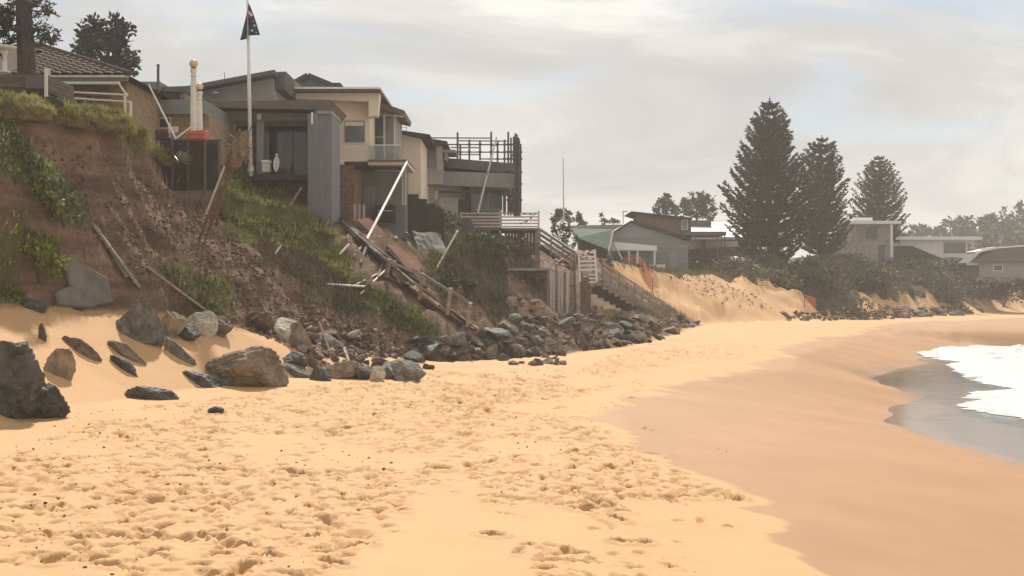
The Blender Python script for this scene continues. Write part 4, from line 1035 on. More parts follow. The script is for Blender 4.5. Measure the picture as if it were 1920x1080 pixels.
# ---- landing on tall piles
t = thing('timber_landing', 'timber landing standing on tall vertical planks with a concrete ledge', 'landing', P(1050, 596, 70))
for k in range(8):
    x0_ = 1026 + k * 5.1 + random.uniform(-.5, .5); MB().px(x0_, 508 + random.uniform(-3, 3), x0_ + 4.3, 600 + random.uniform(-2, 6), 68.6 + random.uniform(0, .12), .12).build('pile_plank', 'timber_pink' if k % 3 else 'timber_grey', t)
MB().px(948, 503, 1036, 507.5, 69.4, 2.4).build('concrete_ledge', 'concrete', t); MB().px(950, 508, 1030, 514, 69.6, 2.0).build('ledge_beam', 'timber_brown', t)
MB().px(946, 484, 953, 516, 69.5, .25).build('post', 'concrete', t)
for x in (1041, 1069, 1074): MB().px(x, 470, x + 3.4, 596, 70.2, .12).build('post', 'timber_grey', t)
for y in (478, 487, 496): MB().px(1038, y, 1074, y + 2.6, 70.1, .06).build('rail', 'timber_grey', t)
for k in range(8): MB().px(1068, 534 + k * 7.5, 1080, 536.8 + k * 7.5, 69.3, .22).build('ladder_step', 'timber_grey', t)
for xa, ya, xb, yb, mt in [(1076, 490, 1080, 596, 'timber_brown'), (1082, 478, 1105, 598, 'rust'), (1086, 500, 1110, 590, 'timber_brown')]: MB().beam(P(xa, ya, 69.2), P(xb, yb, 69.0), .12, .12).build('brace', mt, t)
MB().px(1088, 520, 1108, 596, 71.5, .1).build('back_panel', 'timber_brown', t)
MB().px(955, 515, 1028, 600, 72.2, .3).build('back_wall', 'brick_red', t); MB().px(990, 534, 1016, 537, 72.0, .2).build('cross_beam', 'timber_grey', t)
for x, lab in ((1020.5, 'left'), (1031, 'right')):
    p_ = thing('plant_pot', lab + ' of two small white pots on the concrete ledge', 'pot', P(x + 2, 503, 69.8))
    MB().lathe(P(x + 2, 503, 69.9), [(.05, 0), (.075, .28), (.085, .28), (.085, .33), (.06, .33)], 10).build('pot', 'paint_white', p_, smooth=True)
    MB().lathe(P(x + 2, 503, 69.9), [(.055, .30), (.01, .335)], 8).build('soil', 'timber_dark', p_)
tape('red and white tape across the landing rails', [(1040, 487), (1062, 484), (1040, 492), (1064, 497)], 69.9)
g = thing('white_gate', 'white ladder-like gate hung with red and white tape on the landing', 'gate', P(1100, 526, 70))
for x0_, x1_ in ((1084, 1088), (1115, 1119)): MB().beam(P(x0_, 468, 69), P(x1_, 528, 69), .10).build('stile', 'paint_white', g)
for k, y in enumerate((474, 482, 490, 498, 506)): MB().beam(P(1085 + k * .5, y, 68.95), P(1116 + k * .5, y - 1, 68.95), .05, .09).build('rung', 'paint_white', g)
for y in (515, 522, 529): MB().beam(P(1104, y, 69.0), P(1118, y, 69.0), .05, .07).build('rung', 'paint_white', g)
tape('red and white tape wound over the white gate', [(1086, 471), (1115, 470), (1086, 480), (1115, 486)], 68.8)

# ---- lower stair to the sand
t = thing('beach_stair', 'long grey timber stair running down to the sand', 'stairs', hit(1250, 608))
Ta, Tb = P(1113, 527, 74), P(1254, 612, 88); side = Vector((.55, 1.25, 0))
for k, off in enumerate((Vector((0, 0, 0)), side)):
    MB().beam(Ta + off, Tb + off, .09, .34).build('stringer', 'timber_grey', t)
    for hh in (.55, 1.0): MB().beam(Ta + off + Vector((0, 0, hh)), Tb + off + Vector((0, 0, hh)), .05, .11).build('rail', 'timber_grey', t)
    for j in range(6): MB().beam(Ta.lerp(Tb, j / 5) + off - Vector((0, 0, .35)), Ta.lerp(Tb, j / 5) + off + Vector((0, 0, 1.08)), .11).build('post', 'timber_grey', t)
for j in range(22):
    c = Ta.lerp(Tb, (j + .5) / 22) + side / 2 + Vector((0, 0, .16)); MB().beam(c - side / 2, c + side / 2, .30, .045).build('tread', 'timber_grey', t)
for j in range(12):
    c = Ta.lerp(Tb, (j + .5) / 14) - Vector((0, 0, .5)); MB().beam(c - Vector((0, .02, .10)), c + Vector((0, -.02, .35)), .6, .05, up=(0, 1, 0)).build('shade_board', 'timber_dark', t)  # dark boards added to stand in for the shadow under the stringer

# ---- orange safety mesh fences
def mesh_fence(label, pts, hgt, posts=True):
    t_ = thing('mesh_fence', label, 'fence', pts[0]); n = 0
    m = MB()
    for a, b_ in zip(pts[:-1], pts[1:]):
        L_ = (b_ - a).length; k = max(2, int(L_ / .45))
        for i in range(k + 1): p = a.lerp(b_, i / k); m.beam(p, p + Vector((0, 0, hgt)), .025, .02)
        for j in range(int(hgt / .15) + 1): m.beam(a + Vector((0, 0, .15 * j)), b_ + Vector((0, 0, .15 * j)), .02, .045)
    m.build('mesh', 'mesh_orange', t_)
    for p in pts: MB().beam(p - Vector((0, 0, .3)), p + Vector((0, 0, hgt + .1)), .05).build('stake', 'steel_dark', t_)
fp = [P(1168, 514, 99), P(1190, 520, 97), P(1205, 532, 96), P(1224, 556, 94)]
fp = [Vector((p.x, p.y, H1(p.x, p.y) if H1(p.x, p.y) > p.z - 1 else p.z)) for p in fp]
mesh_fence('sagging orange mesh fence beside the beach stair', fp, 1.0)
a = hit(1508, 580); b_ = hit(1530, 586)
mesh_fence('small orange mesh fence at the foot of the far bank', [a, b_], 1.1)
material('barrier_red', (0.50, 0.125, 0.085), 0.7, (5, 0.2)); material('concrete_dull', (0.150, 0.138, 0.120), 0.95, (2, 0.25), (18, 0.4, 0.02)); material('timber_tan', (0.34, 0.225, 0.135), 0.9, (2.2, 0.2), vary=0.15)
# ------------------------------------------------------------------ garden above the slip
def globe_lamp(x, ytop, ybase, r_px, D, label):
    t = thing('globe_lamp', label, 'lamp', P(x, ybase, D)); s_ = D / F_PX
    c = P(x, ytop + r_px, D); zb = P(x, ybase, D).z; ht = c.z - r_px * s_ - zb
    MB().lathe(P(x, ybase, D), [(.14, 0), (.14, .10), (.095, .16), (.088, ht * .5), (.078, ht - .32), (.11, ht - .28), (.08, ht - .22), (.11, ht - .10), (.11, ht - .03)], 16).build('column', 'paint_cream', t, smooth=False)
    f = MB()
    for k in range(8):
        a = k * math.pi / 4; d = Vector((math.cos(a), math.sin(a), 0)); f.beam(P(x, ybase, D) + d * .095 + Vector((0, 0, .18)), P(x, ybase, D) + d * .080 + Vector((0, 0, ht - .36)), .03)
    f.build('flutes', 'paint_white', t)
    MB().lathe(Vector((c.x, c.y, c.z - r_px * s_ - .05)), [(.06, -.01), (.085, .02), (.085, .09), (.06, .12)], 12).build('collar', 'steel_dark', t)
    n = 12; R_ = r_px * s_
    MB().lathe(c, [(max(.004, R_ * math.sin(math.pi * k / n)), -R_ * math.cos(math.pi * k / n)) for k in range(n + 1)], 18).build('globe', 'globe_amber', t, smooth=True)
globe_lamp(363, 111, 250, 8.3, 48, 'taller cream lamp column with an amber globe')
globe_lamp(374, 155.5, 252, 7.2, 47, 'shorter cream lamp column with an amber globe')
t = thing('barrier_block', 'orange-red plastic barrier block at the foot of the lamp columns', 'barrier', P(365, 262, 46.4))
MB().prism([P(345, 260.5, 46), P(347, 245, 46), P(386, 243, 46), P(384, 260.5, 46)], (0, .55, 0)).build('body', 'barrier_red', t, bevel=.03)
MB().px(348, 250.5, 384, 252.4, 45.97, .06).build('groove', 'red_paint', t)
for lab, a, b_, r_ in [('white pole leaning left in front of the flat-roofed house', (330, 261), (279, 159), .036), ('short white strut propped beside the lamp columns', (331, 259), (358, 238), .028)]:
    t = thing('leaning_pole', lab, 'pole', P(*a, 46.5)); MB().tube(P(*a, 46.5), P(*b_, 46.8), r_, r_ * .9, 8).build('shaft', 'paint_white', t); MB().tube(P(*a, 46.48), P(a[0] + (b_[0] - a[0]) * .03, a[1] + (b_[1] - a[1]) * .03, 46.49), r_ * 1.25, n=8).build('foot', 'steel_pale', t)
t = thing('garden_sign', 'small pale pink board at the foot of the leaning white pole', 'sign', P(324, 255, 47))
MB().px(315, 237, 334, 248, 47, .04).build('board', 'timber_pink', t); MB().px(317, 248.4, 319, 257, 47.0, .04).build('leg', 'steel_pale', t)
t = thing('garden_chair', 'maroon cushioned garden seat near the leaning white pole', 'chair', P(304, 266, 48))
MB().px(291, 243, 319, 256, 48.2, .12).build('backrest', 'cloth_maroon', t, bevel=.02); MB().px(291, 256.5, 319, 260, 47.7, .55).build('seat', 'cloth_maroon', t, bevel=.02)
for x in (292, 316): MB().px(x, 260.4, x + 2, 272, 47.8, .05).build('leg', 'timber_dark', t)
t = thing('garden_retaining_wall', 'dark timber retaining wall below the lamp columns', 'wall', P(360, 330, 47))
for k in range(7): MB().px(300, 262 + k * 13.6, 412, 275 + k * 13.6, 47.2 - (k % 2) * .02, .18).build('sleeper', 'timber_dark', t)
for x in (320, 350, 382, 408): MB().px(x, 261, x + 4, 356, 47.05, .12).build('post', 'timber_brown', t)
t = thing('red_canister', 'small red canister on the grass below the lamp columns', 'canister', P(402, 338, 47))
c = hit(402, 340, 40) - Vector((0, .1, .05)); MB().lathe(c, [(.13, 0), (.15, .03), (.15, .26), (.11, .34), (.05, .36)], 12).build('body', 'red_paint', t, smooth=True); MB().lathe(c + Vector((0, 0, .36)), [(.05, 0), (.05, .07), (.03, .07)], 8).build('valve', 'steel_dark', t)
t = thing('red_lantern', 'small red light hung above the grass left of the flagpole', 'lamp', P(410, 300, 48))
c = P(411, 290, 48); MB().lathe(c, [(.03, -.12), (.07, -.06), (.07, .06), (.03, .12)], 10).build('lens', 'red_paint', t, smooth=True); MB().tube(P(411, 293, 48), P(411, 330, 48), .02, n=6).build('stem', 'steel_dark', t)
# flagpole and flag
material('flag_navy', (0.018, 0.020, 0.050), 0.85, (6, 0.2)); material('flag_red', (0.42, 0.04, 0.05), 0.85, (6, 0.15)); material('flag_white', (0.72, 0.70, 0.68), 0.85, (6, 0.08))
t = thing('flagpole', 'tall white flagpole standing on the grassy hump', 'flagpole', P(470, 322, 54))
MB().tube(P(470, 330, 54), P(464, -22, 54), .085, .055, 12).build('pole', 'paint_white', t, smooth=True)
MB().tube(P(470, 322, 54), P(469.8, 312, 54), .13, .12, 12).build('base_sleeve', 'steel_pale', t)
MB().tube(P(466.2, 8, 53.9), P(468.4, 240, 53.9), .008, n=5).build('halyard', 'paint_cream', t)
fl = thing('flag', 'dark blue flag with white stars drooping from the flagpole', 'flag', P(466, 14, 54))
def flag_panel(side, name):
    """folded cloth hanging in two wings from the halyard"""
    m = MB(); nr, nc = 14, 10; vs, fs = [], []
    for i in range(nr + 1):
        v = i / nr
        for j in range(nc + 1):
            u = j / nc
            if side > 0: x = 465.2 + u * (1.0 + 21.5 * v ** .85); y = 7 + v * (60 - 1.5 * u) + .0 * u
            else: x = 466.2 - u * (.6 + 15.2 * v ** .95); y = 14 + v * (58 + 3.5 * u)
            D = 53.82 + .16 * math.sin(u * 7 + v * 1.5) * v - side * .02 + (0.10 if side < 0 else 0)
            vs.append(P(x, y, D))
    for i in range(nr):
        for j in range(nc): fs.append((i * (nc + 1) + j, i * (nc + 1) + j + 1, (i + 1) * (nc + 1) + j + 1, (i + 1) * (nc + 1) + j))
    m.add(vs, fs); o = m.build(name, 'flag_navy', fl, smooth=True)
    md = o.modifiers.new('thick', 'SOLIDIFY'); md.thickness = .012; return o
cloth = flag_panel(1, 'cloth_fold'); flag_panel(-1, 'cloth_fold')
def star(x, y, r_, n=7, D=53.6):
    pts = []
    for k in range(2 * n): a = math.pi * k / n; q = r_ if k % 2 == 0 else r_ * .45; pts.append(P(x + q * math.sin(a), y - q * math.cos(a), D))
    MB().prism(pts, (0, .01, 0)).build('star', 'flag_white', cloth)
star(477, 48, 2.6); star(472.5, 57, 2.8); star(480.5, 61, 1.5); star(474.5, 40, 1.5, 5)
for xa, ya, xb, yb, mt, wd in [(466.5, 20, 472.5, 29.5, 'flag_white', .09), (466.8, 27, 470.5, 24, 'flag_white', .07), (466.6, 18.5, 471.5, 27, 'flag_red', .05), (466.5, 31.5, 473, 30.5, 'flag_red', .06)]:
    MB().beam(P(xa, ya, 53.58), P(xb, yb, 53.58), .012, wd, up=(0, .1, 1)).build('cross_stripe', mt, cloth)
MB().beam(P(464.5, 21, 53.62), P(463.4, 36, 53.62), .03, .012).build('red_fold', 'flag_red', cloth)

# agave
def agave(c, r_, n, label, tint):
    t_ = thing('agave', label, 'plant', c); rnd = random.Random(5)
    for k in range(n):
        a = rnd.uniform(0, 6.28); el = rnd.uniform(-.05, 1.35); L_ = r_ * rnd.uniform(.7, 1.05); w_ = r_ * .085
        d = Vector((math.cos(a) * math.cos(el), math.sin(a) * math.cos(el), math.sin(el))); sd_ = d.cross(Vector((0, 0, 1))).normalized(); dn = sd_.cross(d)
        pts = []
        for j in range(6):
            u = j / 5; p = c + d * L_ * u - Vector((0, 0, .22 * L_ * u * u)); ww = w_ * (1 - u ** 2.2) + .003
            pts.append((p - sd_ * ww, p - dn * ww * .5, p + sd_ * ww))
        vs = [q_ for tr in pts for q_ in tr]; fs = []
        for j in range(5): fs += [(3 * j, 3 * j + 1, 3 * j + 4, 3 * j + 3), (3 * j + 1, 3 * j + 2, 3 * j + 5, 3 * j + 4), (3 * j + 2, 3 * j, 3 * j + 3, 3 * j + 5)]
        MB().add(vs, fs).build('leaf', tint, t_)
material('agave_leaf', (0.15, 0.19, 0.10), 0.5, (4, 0.25), vary=0.3, second=(0.30, 0.33, 0.20))
agave(P(337, 303, 46.2), .58, 34, 'spiky pale green agave on the slope below the lamp columns', 'agave_leaf')

# bird bath, dark deck, root clump at the left
t = thing('bird_bath', 'cream pedestal bird bath on the dark deck at the left edge', 'bird bath', P(9, 136, 40))
c = P(9, 137, 40); MB().lathe(c, [(.16, 0), (.16, .05), (.07, .10), (.06, .45), (.09, .60), (.12, .64)], 14).build('pedestal', 'paint_cream', t, smooth=True); MB().lathe(c + Vector((0, 0, .64)), [(.12, 0), (.30, .06), (.34, .13), (.31, .13), (.05, .07)], 18).build('bowl', 'paint_cream', t, smooth=True)
t = thing('dark_deck', 'dark timber deck box on the lawn at the left edge', 'deck', P(40, 184, 39))
for k in range(4): MB().px(-90, 139 + k * 8.2, 86, 146.8 + k * 8.2, 39 + (k % 2) * .02, 2.5).build('board', 'timber_brown', t)
MB().px(-90, 172.5, 84, 188, 39.6, 1.8).build('base', 'timber_dark', t); MB().px(48, 143, 85, 166, 38.92, .05).build('panel', 'fascia_brown', t, ); MB().px(83, 128, 88, 186, 38.9, .09).build('post', 'paint_cream', t)
me = rock_mesh(77, 4, 4, .16); me.materials.append(MATS['timber_dark'])
t = thing('root_clump', 'round dark clump of roots hanging over the broken lawn edge', 'roots', P(94, 208, 37.5))
o = bpy.data.objects.new('root_ball', me); col.objects.link(o); o.parent = t; o.scale = (.36, .34, .24); o.location = (0, 0, .14)
rnd = random.Random(3)
for k in range(12): a = P(80 + k * 2.6, 204, 37.4); MB().tube(a, a + Vector((rnd.uniform(-.15, .15), rnd.uniform(-.2, .1), -rnd.uniform(.15, .5))), .012, .004, 5).build('root', 'bark', t)
t = thing('scarp_pole', 'thin grey pole hanging down the scarp below the root clump', 'pole', P(82, 295, 36.6))
MB().tube(P(84, 290, 37.2), P(74, 186, 37.6), .035, .035, 8).build('shaft', 'steel_pale', t); MB().tube(P(84, 291, 37.19), P(83.6, 287, 37.2), .045, n=8).build('cap', 'steel_dark', t)

# rusty leaning posts with a torn-out dead plant on top
g0 = hit(374, 456); Dp = g0.y
t = thing('rusty_posts', 'pair of rusty steel posts leaning out of the slip', 'posts', g0)
for (xa, ya), (xb, yb) in [((369, 464), (434, 282)), ((382, 460), (447, 286))]: MB().beam(P(xa, ya, Dp), P(xb, yb, Dp - .4), .085, .06).build('post', 'rust', t)
MB().beam(P(386, 402, Dp - .2), P(421, 312, Dp - .42), .05, .05).build('pale_pipe', 'steel_pale', t); MB().beam(P(379, 452, Dp), P(388, 450, Dp), .07).build('bolt', 'paint_white', t)
material('dead_plant', (0.20, 0.145, 0.090), 0.95, (5, 0.4))
t = thing('dead_plant', 'dead brown plant caught on top of the rusty posts', 'plant', P(450, 312, Dp - .4))
rnd = random.Random(8)
me = rock_mesh(79, 4, 5, .2); me.materials.append(MATS['dead_plant']); o = bpy.data.objects.new('root_mass', me); col.objects.link(o); o.parent = t
o.scale = (.30, .28, .62); o.rotation_euler = (0, .45, 0); o.location = (0, 0, .52)
lv = MB()
for k in range(90):
    a = P(rnd.uniform(436, 466), rnd.uniform(242, 300), Dp - .4 + rnd.uniform(-.2, .2)); d = Vector((rnd.gauss(0, .16), rnd.gauss(0, .12), rnd.gauss(.02, .16))); lv.beam(a, a + d, .035, .01)
lv.build('dry_leaves', 'dead_plant', t)

# ------------------------------------------------------------------ collapsed stairway on the slope
t = thing('collapsed_walkway', 'collapsed timber stairway sliding down the bank in broken panels', 'stairs', hit(740, 520))
def onb(x, y, D, lift=0): p = P(x, y, D); return p + Vector((0, 0, lift))
rnd = random.Random(12)
# broken side panels: lengthwise boards running down the slope
for k in range(11):
    xa, ya = 604 + k * 5.0 + rnd.uniform(-5, 5), 378 + k * 5.5; L_ = rnd.uniform(.75, 1.05); xb, yb = xa + 128 * L_, ya + 112 * L_ + rnd.uniform(-4, 4)
    m_ = MB(); w_ = .17 + rnd.uniform(-.05, .06); q_ = [PH(xa + (xb - xa) * v / 4, ya + (yb - ya) * v / 4, .5 + .03 * k) for v in range(5)]
    for a_, b_ in zip(q_[:-1], q_[1:]): m_.beam(a_, b_, .06, w_, up=(.3, -1, .6))
    m_.build('fallen_board', rnd.choice(['timber_brown', 'timber_brown', 'timber_grey', 'timber_grey']), t)
for k in range(4): MB().beam(PH(628 + k * 32, 396 + k * 27, .5), PH(612 + k * 32, 440 + k * 27, .2), .09, .09).build('frame_post', 'timber_brown', t)
for k, (q_, mt) in enumerate([([(668, 412), (692, 408), (750, 462), (736, 472)], 'paving_pink'), ([(722, 455), (752, 466), (786, 492), (784, 508), (762, 500)], 'paving_pink'), ([(744, 490), (766, 500), (796, 526), (788, 536), (752, 508)], 'paving_pink'), ([(694, 420), (712, 412), (735, 438), (728, 452)], 'timber_pink')]):
    c = PH(sum(x for x, y in q_) / len(q_), sum(y for x, y in q_) / len(q_), .75)
    MB().prism([P(x, y, c.y + (c.z - P(x, y, c.y).z) * -.9) for x, y in q_], (0.05, .12, -.10)).build('tread_slab', mt, t)
def rail_run(name, pts, w_, h_, mat, l=.6):
    q_ = [PH(x, y, l) for x, y in pts]
    for a, b_ in zip(q_[:-1], q_[1:]): MB().beam(a, b_, w_, h_).build(name, mat, t)
rail_run('handrail', [(664, 414), (728, 472), (790, 530)], .08, .10, 'timber_dark', .9); rail_run('handrail', [(690, 452), (745, 498), (800, 540)], .08, .10, 'timber_dark', .8)
rail_run('stringer', [(735, 500), (790, 545), (840, 582), (892, 618)], .10, .16, 'timber_dark', .45); rail_run('stringer', [(720, 520), (790, 564), (866, 610)], .12, .22, 'timber_dark', .4)
for k in range(14):
    a, b_ = k / 14, (k + .92) / 14; q0, q1 = PH(736 + 156 * a, 512 + 104 * a, .55), PH(736 + 156 * b_, 512 + 104 * b_, .55)
    MB().beam(q0, q1, .30, .05, up=(.4, -.5, 1)).build('walkway_board', 'timber_tan', t)
for x, y0_, y1_ in [(790, 512, 562), (843, 540, 590), (880, 568, 612), (728, 486, 520)]: b0 = PH(x - 4, y1_, .6); MB().beam(P(x + 2, y0_, b0.y - .2), b0, .13, .13).build('post', 'timber_grey', t)
for xa, ya, xb, yb in [(794, 516, 842, 546), (843, 543, 882, 570), (730, 490, 790, 516)]: MB().beam(PH(xa, ya, 1.2), PH(xb, yb, 1.2), .06, .1).build('rail', 'timber_grey', t)
for x in (663, 672, 680): MB().px(x, 383, x + 4, 414, 58.6, .06).build('upright_paling', 'timber_pink', t)
# loose poles, tubes and boards, each one on its own
def loose(name, label, cat, pa, pb, Da, Db, r_, mat, cap='steel_dark', cut=True):
    h0, h1_ = PH(*pa, .25), PH(*pb, .4); a = h0; b_ = P(*pb, Db) if Db > 57 or abs(h1_.y - h0.y) > 4 else h1_
    t_ = thing(name, label, cat, a)
    MB().tube(a, b_, r_, r_ * .95, 8).build('shaft', mat, t_); MB().tube(b_, b_ + (b_ - a).normalized() * .06, r_ * 1.15, n=8).build('end_cap', cap, t_)
loose('leaning_pole', 'long white pole leaning from the fallen stairs up to the cream balcony', 'pole', (681, 462), (763, 304), 56.0, 60.3, .055, 'paint_white')
loose('leaning_pole', 'grey lower pole stub below the long white pole', 'pole', (664, 480), (681, 458), 55.6, 55.9, .05, 'timber_grey')
loose('leaning_pole', 'thin pole with a pale tip leaning over the bushes', 'pole', (814, 512), (857, 435), 56, 57.5, .045, 'timber_grey', 'paint_white')
loose('fallen_tube', 'white tube lying level across the slope', 'tube', (613, 533), (683, 537), 50.2, 51.2, .035, 'paint_white')
loose('fallen_tube', 'pale tube slanting over the scrub beside the white tube', 'tube', (676, 551), (722, 507), 51, 52.6, .035, 'paint_cream')
loose('fallen_tube', 'thin tube propped on the broken stringer', 'tube', (664, 535), (709, 513), 51.8, 53, .03, 'paint_cream')
loose('fallen_tube', 'short white tube end on the bank left of the fallen boards', 'tube', (636, 477), (655, 457), 54, 54.6, .04, 'paint_white')
loose('fallen_tube', 'pale bar joining the broken rail to its post', 'tube', (719, 499), (745, 488), 53.4, 53.8, .035, 'paint_cream')
loose('broken_stake', 'short bleached stake stuck in the slip', 'stake', (515, 477), (528, 459), 49.2, 49.4, .03, 'paint_cream')
loose('fence_stake', 'thin stake leaning beside the blue-grey wall', 'stake', (540, 392), (565, 352), 52.4, 53, .04, 'timber_grey')
loose('fence_stake', 'broken stake standing below the brick wall', 'stake', (608, 430), (625, 398), 54.4, 55, .05, 'timber_grey')
loose('drift_pole', 'dark pole lying down the foot of the slip', 'pole', (640, 640), (655, 680), 45.2, 44.4, .05, 'timber_grey')
loose('drift_pole', 'rusty pole lying down the slip beside the dark pole', 'pole', (598, 605), (618, 660), 45.6, 44.6, .05, 'rust')
for (xa, ya, xb, yb, lab) in [(275, 508, 390, 592, 'long weathered plank lying down the near slip'), (150, 395, 262, 545, 'grey concrete edging strip running down beside the near scrub'), (180, 430, 240, 530, 'second grey edging strip close to the long one')]:
    a, b_ = hit(xa, ya), hit(xb, yb); t_ = thing('fallen_plank', lab, 'plank', a)
    MB().beam(a + Vector((0, 0, .08)), b_ + Vector((0, 0, .08)), .16, .06).build('plank', 'timber_grey' if 'plank lying' in lab else 'concrete', t_)
# concrete slabs broken off at the foot of the near bank
for poly, lab in [([(120, 474), (138, 480), (200, 522), (216, 566), (178, 574), (132, 538)], 'large tilted grey concrete slab at the foot of the near bank'), ([(104, 548), (134, 534), (172, 548), (182, 578), (112, 572)], 'cracked grey slab lying below the tilted concrete slab')]:
    q_ = [PH(x, y, .22) for x, y in poly]; t_ = thing('broken_slab', lab, 'slab', q_[3])
    c0 = sum(q_, Vector()) / len(q_); nrm = (q_[1] - q_[0]).cross(q_[3] - q_[0]).normalized(); nrm = -nrm if nrm.y > 0 else nrm
    q_ = [p - nrm * (p - c0).dot(nrm) * .8 for p in q_]
    MB().prism(q_, -nrm * .35).build('slab', 'concrete_dull', t_, bevel=.04)
# tangle of white scraps beside the pink slabs
sc_ = [('white plastic scrap', 'paint_white'), ('grey metal scrap', 'steel_pale'), ('dark crumpled scrap', 'steel_dark')]
rnd = random.Random(31); spots = [(742, 445), (750, 455), (758, 448), (768, 460), (748, 465), (763, 440)]
for k, (x, y) in enumerate(spots):
    me = rock_mesh(200 + k, 2, 8, .2); me.materials.append(MATS[sc_[k % 3][1]]); o = bpy.data.objects.new('scrap', me); col.objects.link(o)
    p = P(x, y, 57.4); o.location = p; o.scale = (rnd.uniform(.1, .2), .12, rnd.uniform(.06, .14)); o.rotation_euler = (rnd.random(), rnd.random(), rnd.random())
    tag(o, ('upper ' if k > 2 else 'lower ') + sc_[k % 3][0] + ' in the tangle beside the pink slabs', 'scrap', 'scraps beside the pink slabs')
# dark stepped hedge and wall behind the slope
t_ = thing('stepped_wall', 'dark stepped brick wall below the narrow cream house', 'wall', P(790, 402, 66))
for k, (x0_, y0_, x1_) in enumerate([(754, 364, 784), (784.3, 373, 800), (800.3, 382, 816), (816.3, 391, 832)]): MB().px(x0_, y0_, x1_, 480, 66 + .01 * k, .4).build('step', 'timber_dark', t_)
# grey sheet of geotextile on the bank
t_ = thing('ground_sheet', 'grey sheet of fabric spread down the bank beside the pink slabs', 'sheet', P(800, 480, 60))
m = MB(); vs, fs = [], []
for i in range(9):
    for j in range(7):
        x = 772 + j * 9 + i * 3.2; y = 432 + i * 9.5 + j * 1.5 + (3 * math.sin(i * 1.7 + j)); vs.append(P(x, y, 60.5 - i * .42 + .12 * math.sin(j * 1.9 + i)))
for i in range(8):
    for j in range(6): fs.append((i * 7 + j, i * 7 + j + 1, i * 7 + j + 8, i * 7 + j + 7))
o = m.add(vs, fs).build('sheet', 'concrete_dull', t_); md = o.modifiers.new('thick', 'SOLIDIFY'); md.thickness = .03
# ------------------------------------------------------------------ trees
def leaf_cards(centers, dirs, lens, wids, tint, rg, parent, name='crown', ups=None):
    """leaf-sized quads: each runs from its centre along dir; every quad has its own tint"""
    n = len(centers); d = dirs / np.linalg.norm(dirs, axis=1, keepdims=True)
    r_ = rg.normal(size=(n, 3)); s_ = np.cross(d, r_); s_ /= np.linalg.norm(s_, axis=1, keepdims=True) + 1e-9
    a = centers; b_ = centers + d * lens[:, None]; m_ = centers + d * lens[:, None] * .45
    w_ = s_ * wids[:, None]
    V = np.stack([a, m_ + w_, b_, m_ - w_], 1).reshape(-1, 3)
    cc = np.array(tint) * rg.uniform(.6, 1.35, (n, 1))
    base_ = np.array(root_loc(parent))
    o = np_mesh(name, V - base_, np.arange(4 * n).reshape(-1, 4), 'leaves', ('tint', np.repeat(cc, 4, 0)), parent=parent)
    return o

def norfolk_pine(x, ytop, ybase, D, prof, label, seed, tint=(.040, .046, .026), tiers=34, lean=0, per=7, group='tall star-shaped pines behind the far bank', twin=None, up=0.85):
    """whorls of upswept branches, each a rope of short sprays; prof = [(t from top 0..1, half width px)]"""
    rg = np.random.default_rng(seed); s_ = D / F_PX
    bz = P(x, ybase, D); tp = P(x, ytop, D); H_ = tp.z - bz.z
    t = thing('norfolk_pine', label, 'tree', bz, group)
    MB().tube(bz - Vector((0, 0, 1)), tp - Vector((0, 0, .3)), H_ * .022, .03, 8, 6).build('trunk', 'bark', t)
    C, Dr, Ln, Wd = [], [], [], []; br = MB()
    pt, pw = [p[0] for p in prof], [p[1] * s_ for p in prof]
    for k in range(tiers):
        tt = .035 + (k + .3) / tiers * (prof[-1][0] - .035) + rg.uniform(-.013, .013); z = tp.z - tt * H_
        L0 = np.interp(tt, pt, pw); nb = int(5 + 5 * min(1, tt * 3)); a0 = rg.uniform(0, 6.28)
        upa = min(up * (1 - .55 * tt) + .08, .15 + tt * 3.2)
        for j in range(nb):
            a = a0 + j * 6.283 / nb + rg.normal(0, .2); L_ = L0 * rg.uniform(.70, 1.16)
            if rg.random() < .05: L_ *= .6
            u = np.linspace(.10, 1, max(4, int(2 + L_ / .24)))
            dirh = np.array([math.cos(a), math.sin(a), 0])
            pts = np.array([tp.x, tp.y, z]) + dirh * (L_ * u)[:, None] + np.array([0, 0, 1]) * (L_ * (math.tan(upa) * u ** 1.6 * .75 - .10 * np.sin(u * 3)))[:, None]
            if L_ > .5: br.tube(Vector((tp.x, tp.y, z)), Vector(pts[-1]), .04, .012, 4)
            for p, uu in zip(pts, u):
                for q_ in range(per):
                    sd_ = rg.normal(size=3) * np.array([.42, .42, .30]); dd = dirh * .9 + np.array([0, 0, .55]) + sd_
                    C.append(p + rg.normal(0, .05, 3)); Dr.append(dd); Ln.append((.24 + H_ * .016) * rg.uniform(.6, 1.1)); Wd.append((.035 + H_ * .0032))
    for q_ in range(14): C.append(np.array(tp) - [0, 0, H_ * .018]); Dr.append(np.array([rg.normal(), rg.normal(), .05])); Ln.append(H_ * .018); Wd.append(.05)
    for q_ in range(40): C.append(np.array(tp) - [0, 0, H_ * rg.uniform(0, .05)]); Dr.append(np.array([rg.normal() * .25, rg.normal() * .25, 1])); Ln.append(H_ * .012); Wd.append(.05)
    br.build('branches', 'bark', t)
    leaf_cards(np.array(C), np.array(Dr), np.array(Ln), np.array(Wd), tint, rg, t)
norfolk_pine(1443, 184, 520, 135, [(0, 1), (.035, 8), (.07, 17), (.18, 28), (.31, 41), (.45, 58), (.58, 78), (.72, 84), (.86, 76), (.93, 46)], 'tallest star-shaped pine in front of the far houses', 1, tiers=34)
norfolk_pine(1541, 255, 505, 150, [(0, 1), (.04, 8), (.08, 18), (.3, 33), (.45, 42), (.60, 50), (.80, 52), (.90, 36)], 'middle star-shaped pine with a forked tip', 2, tiers=28)
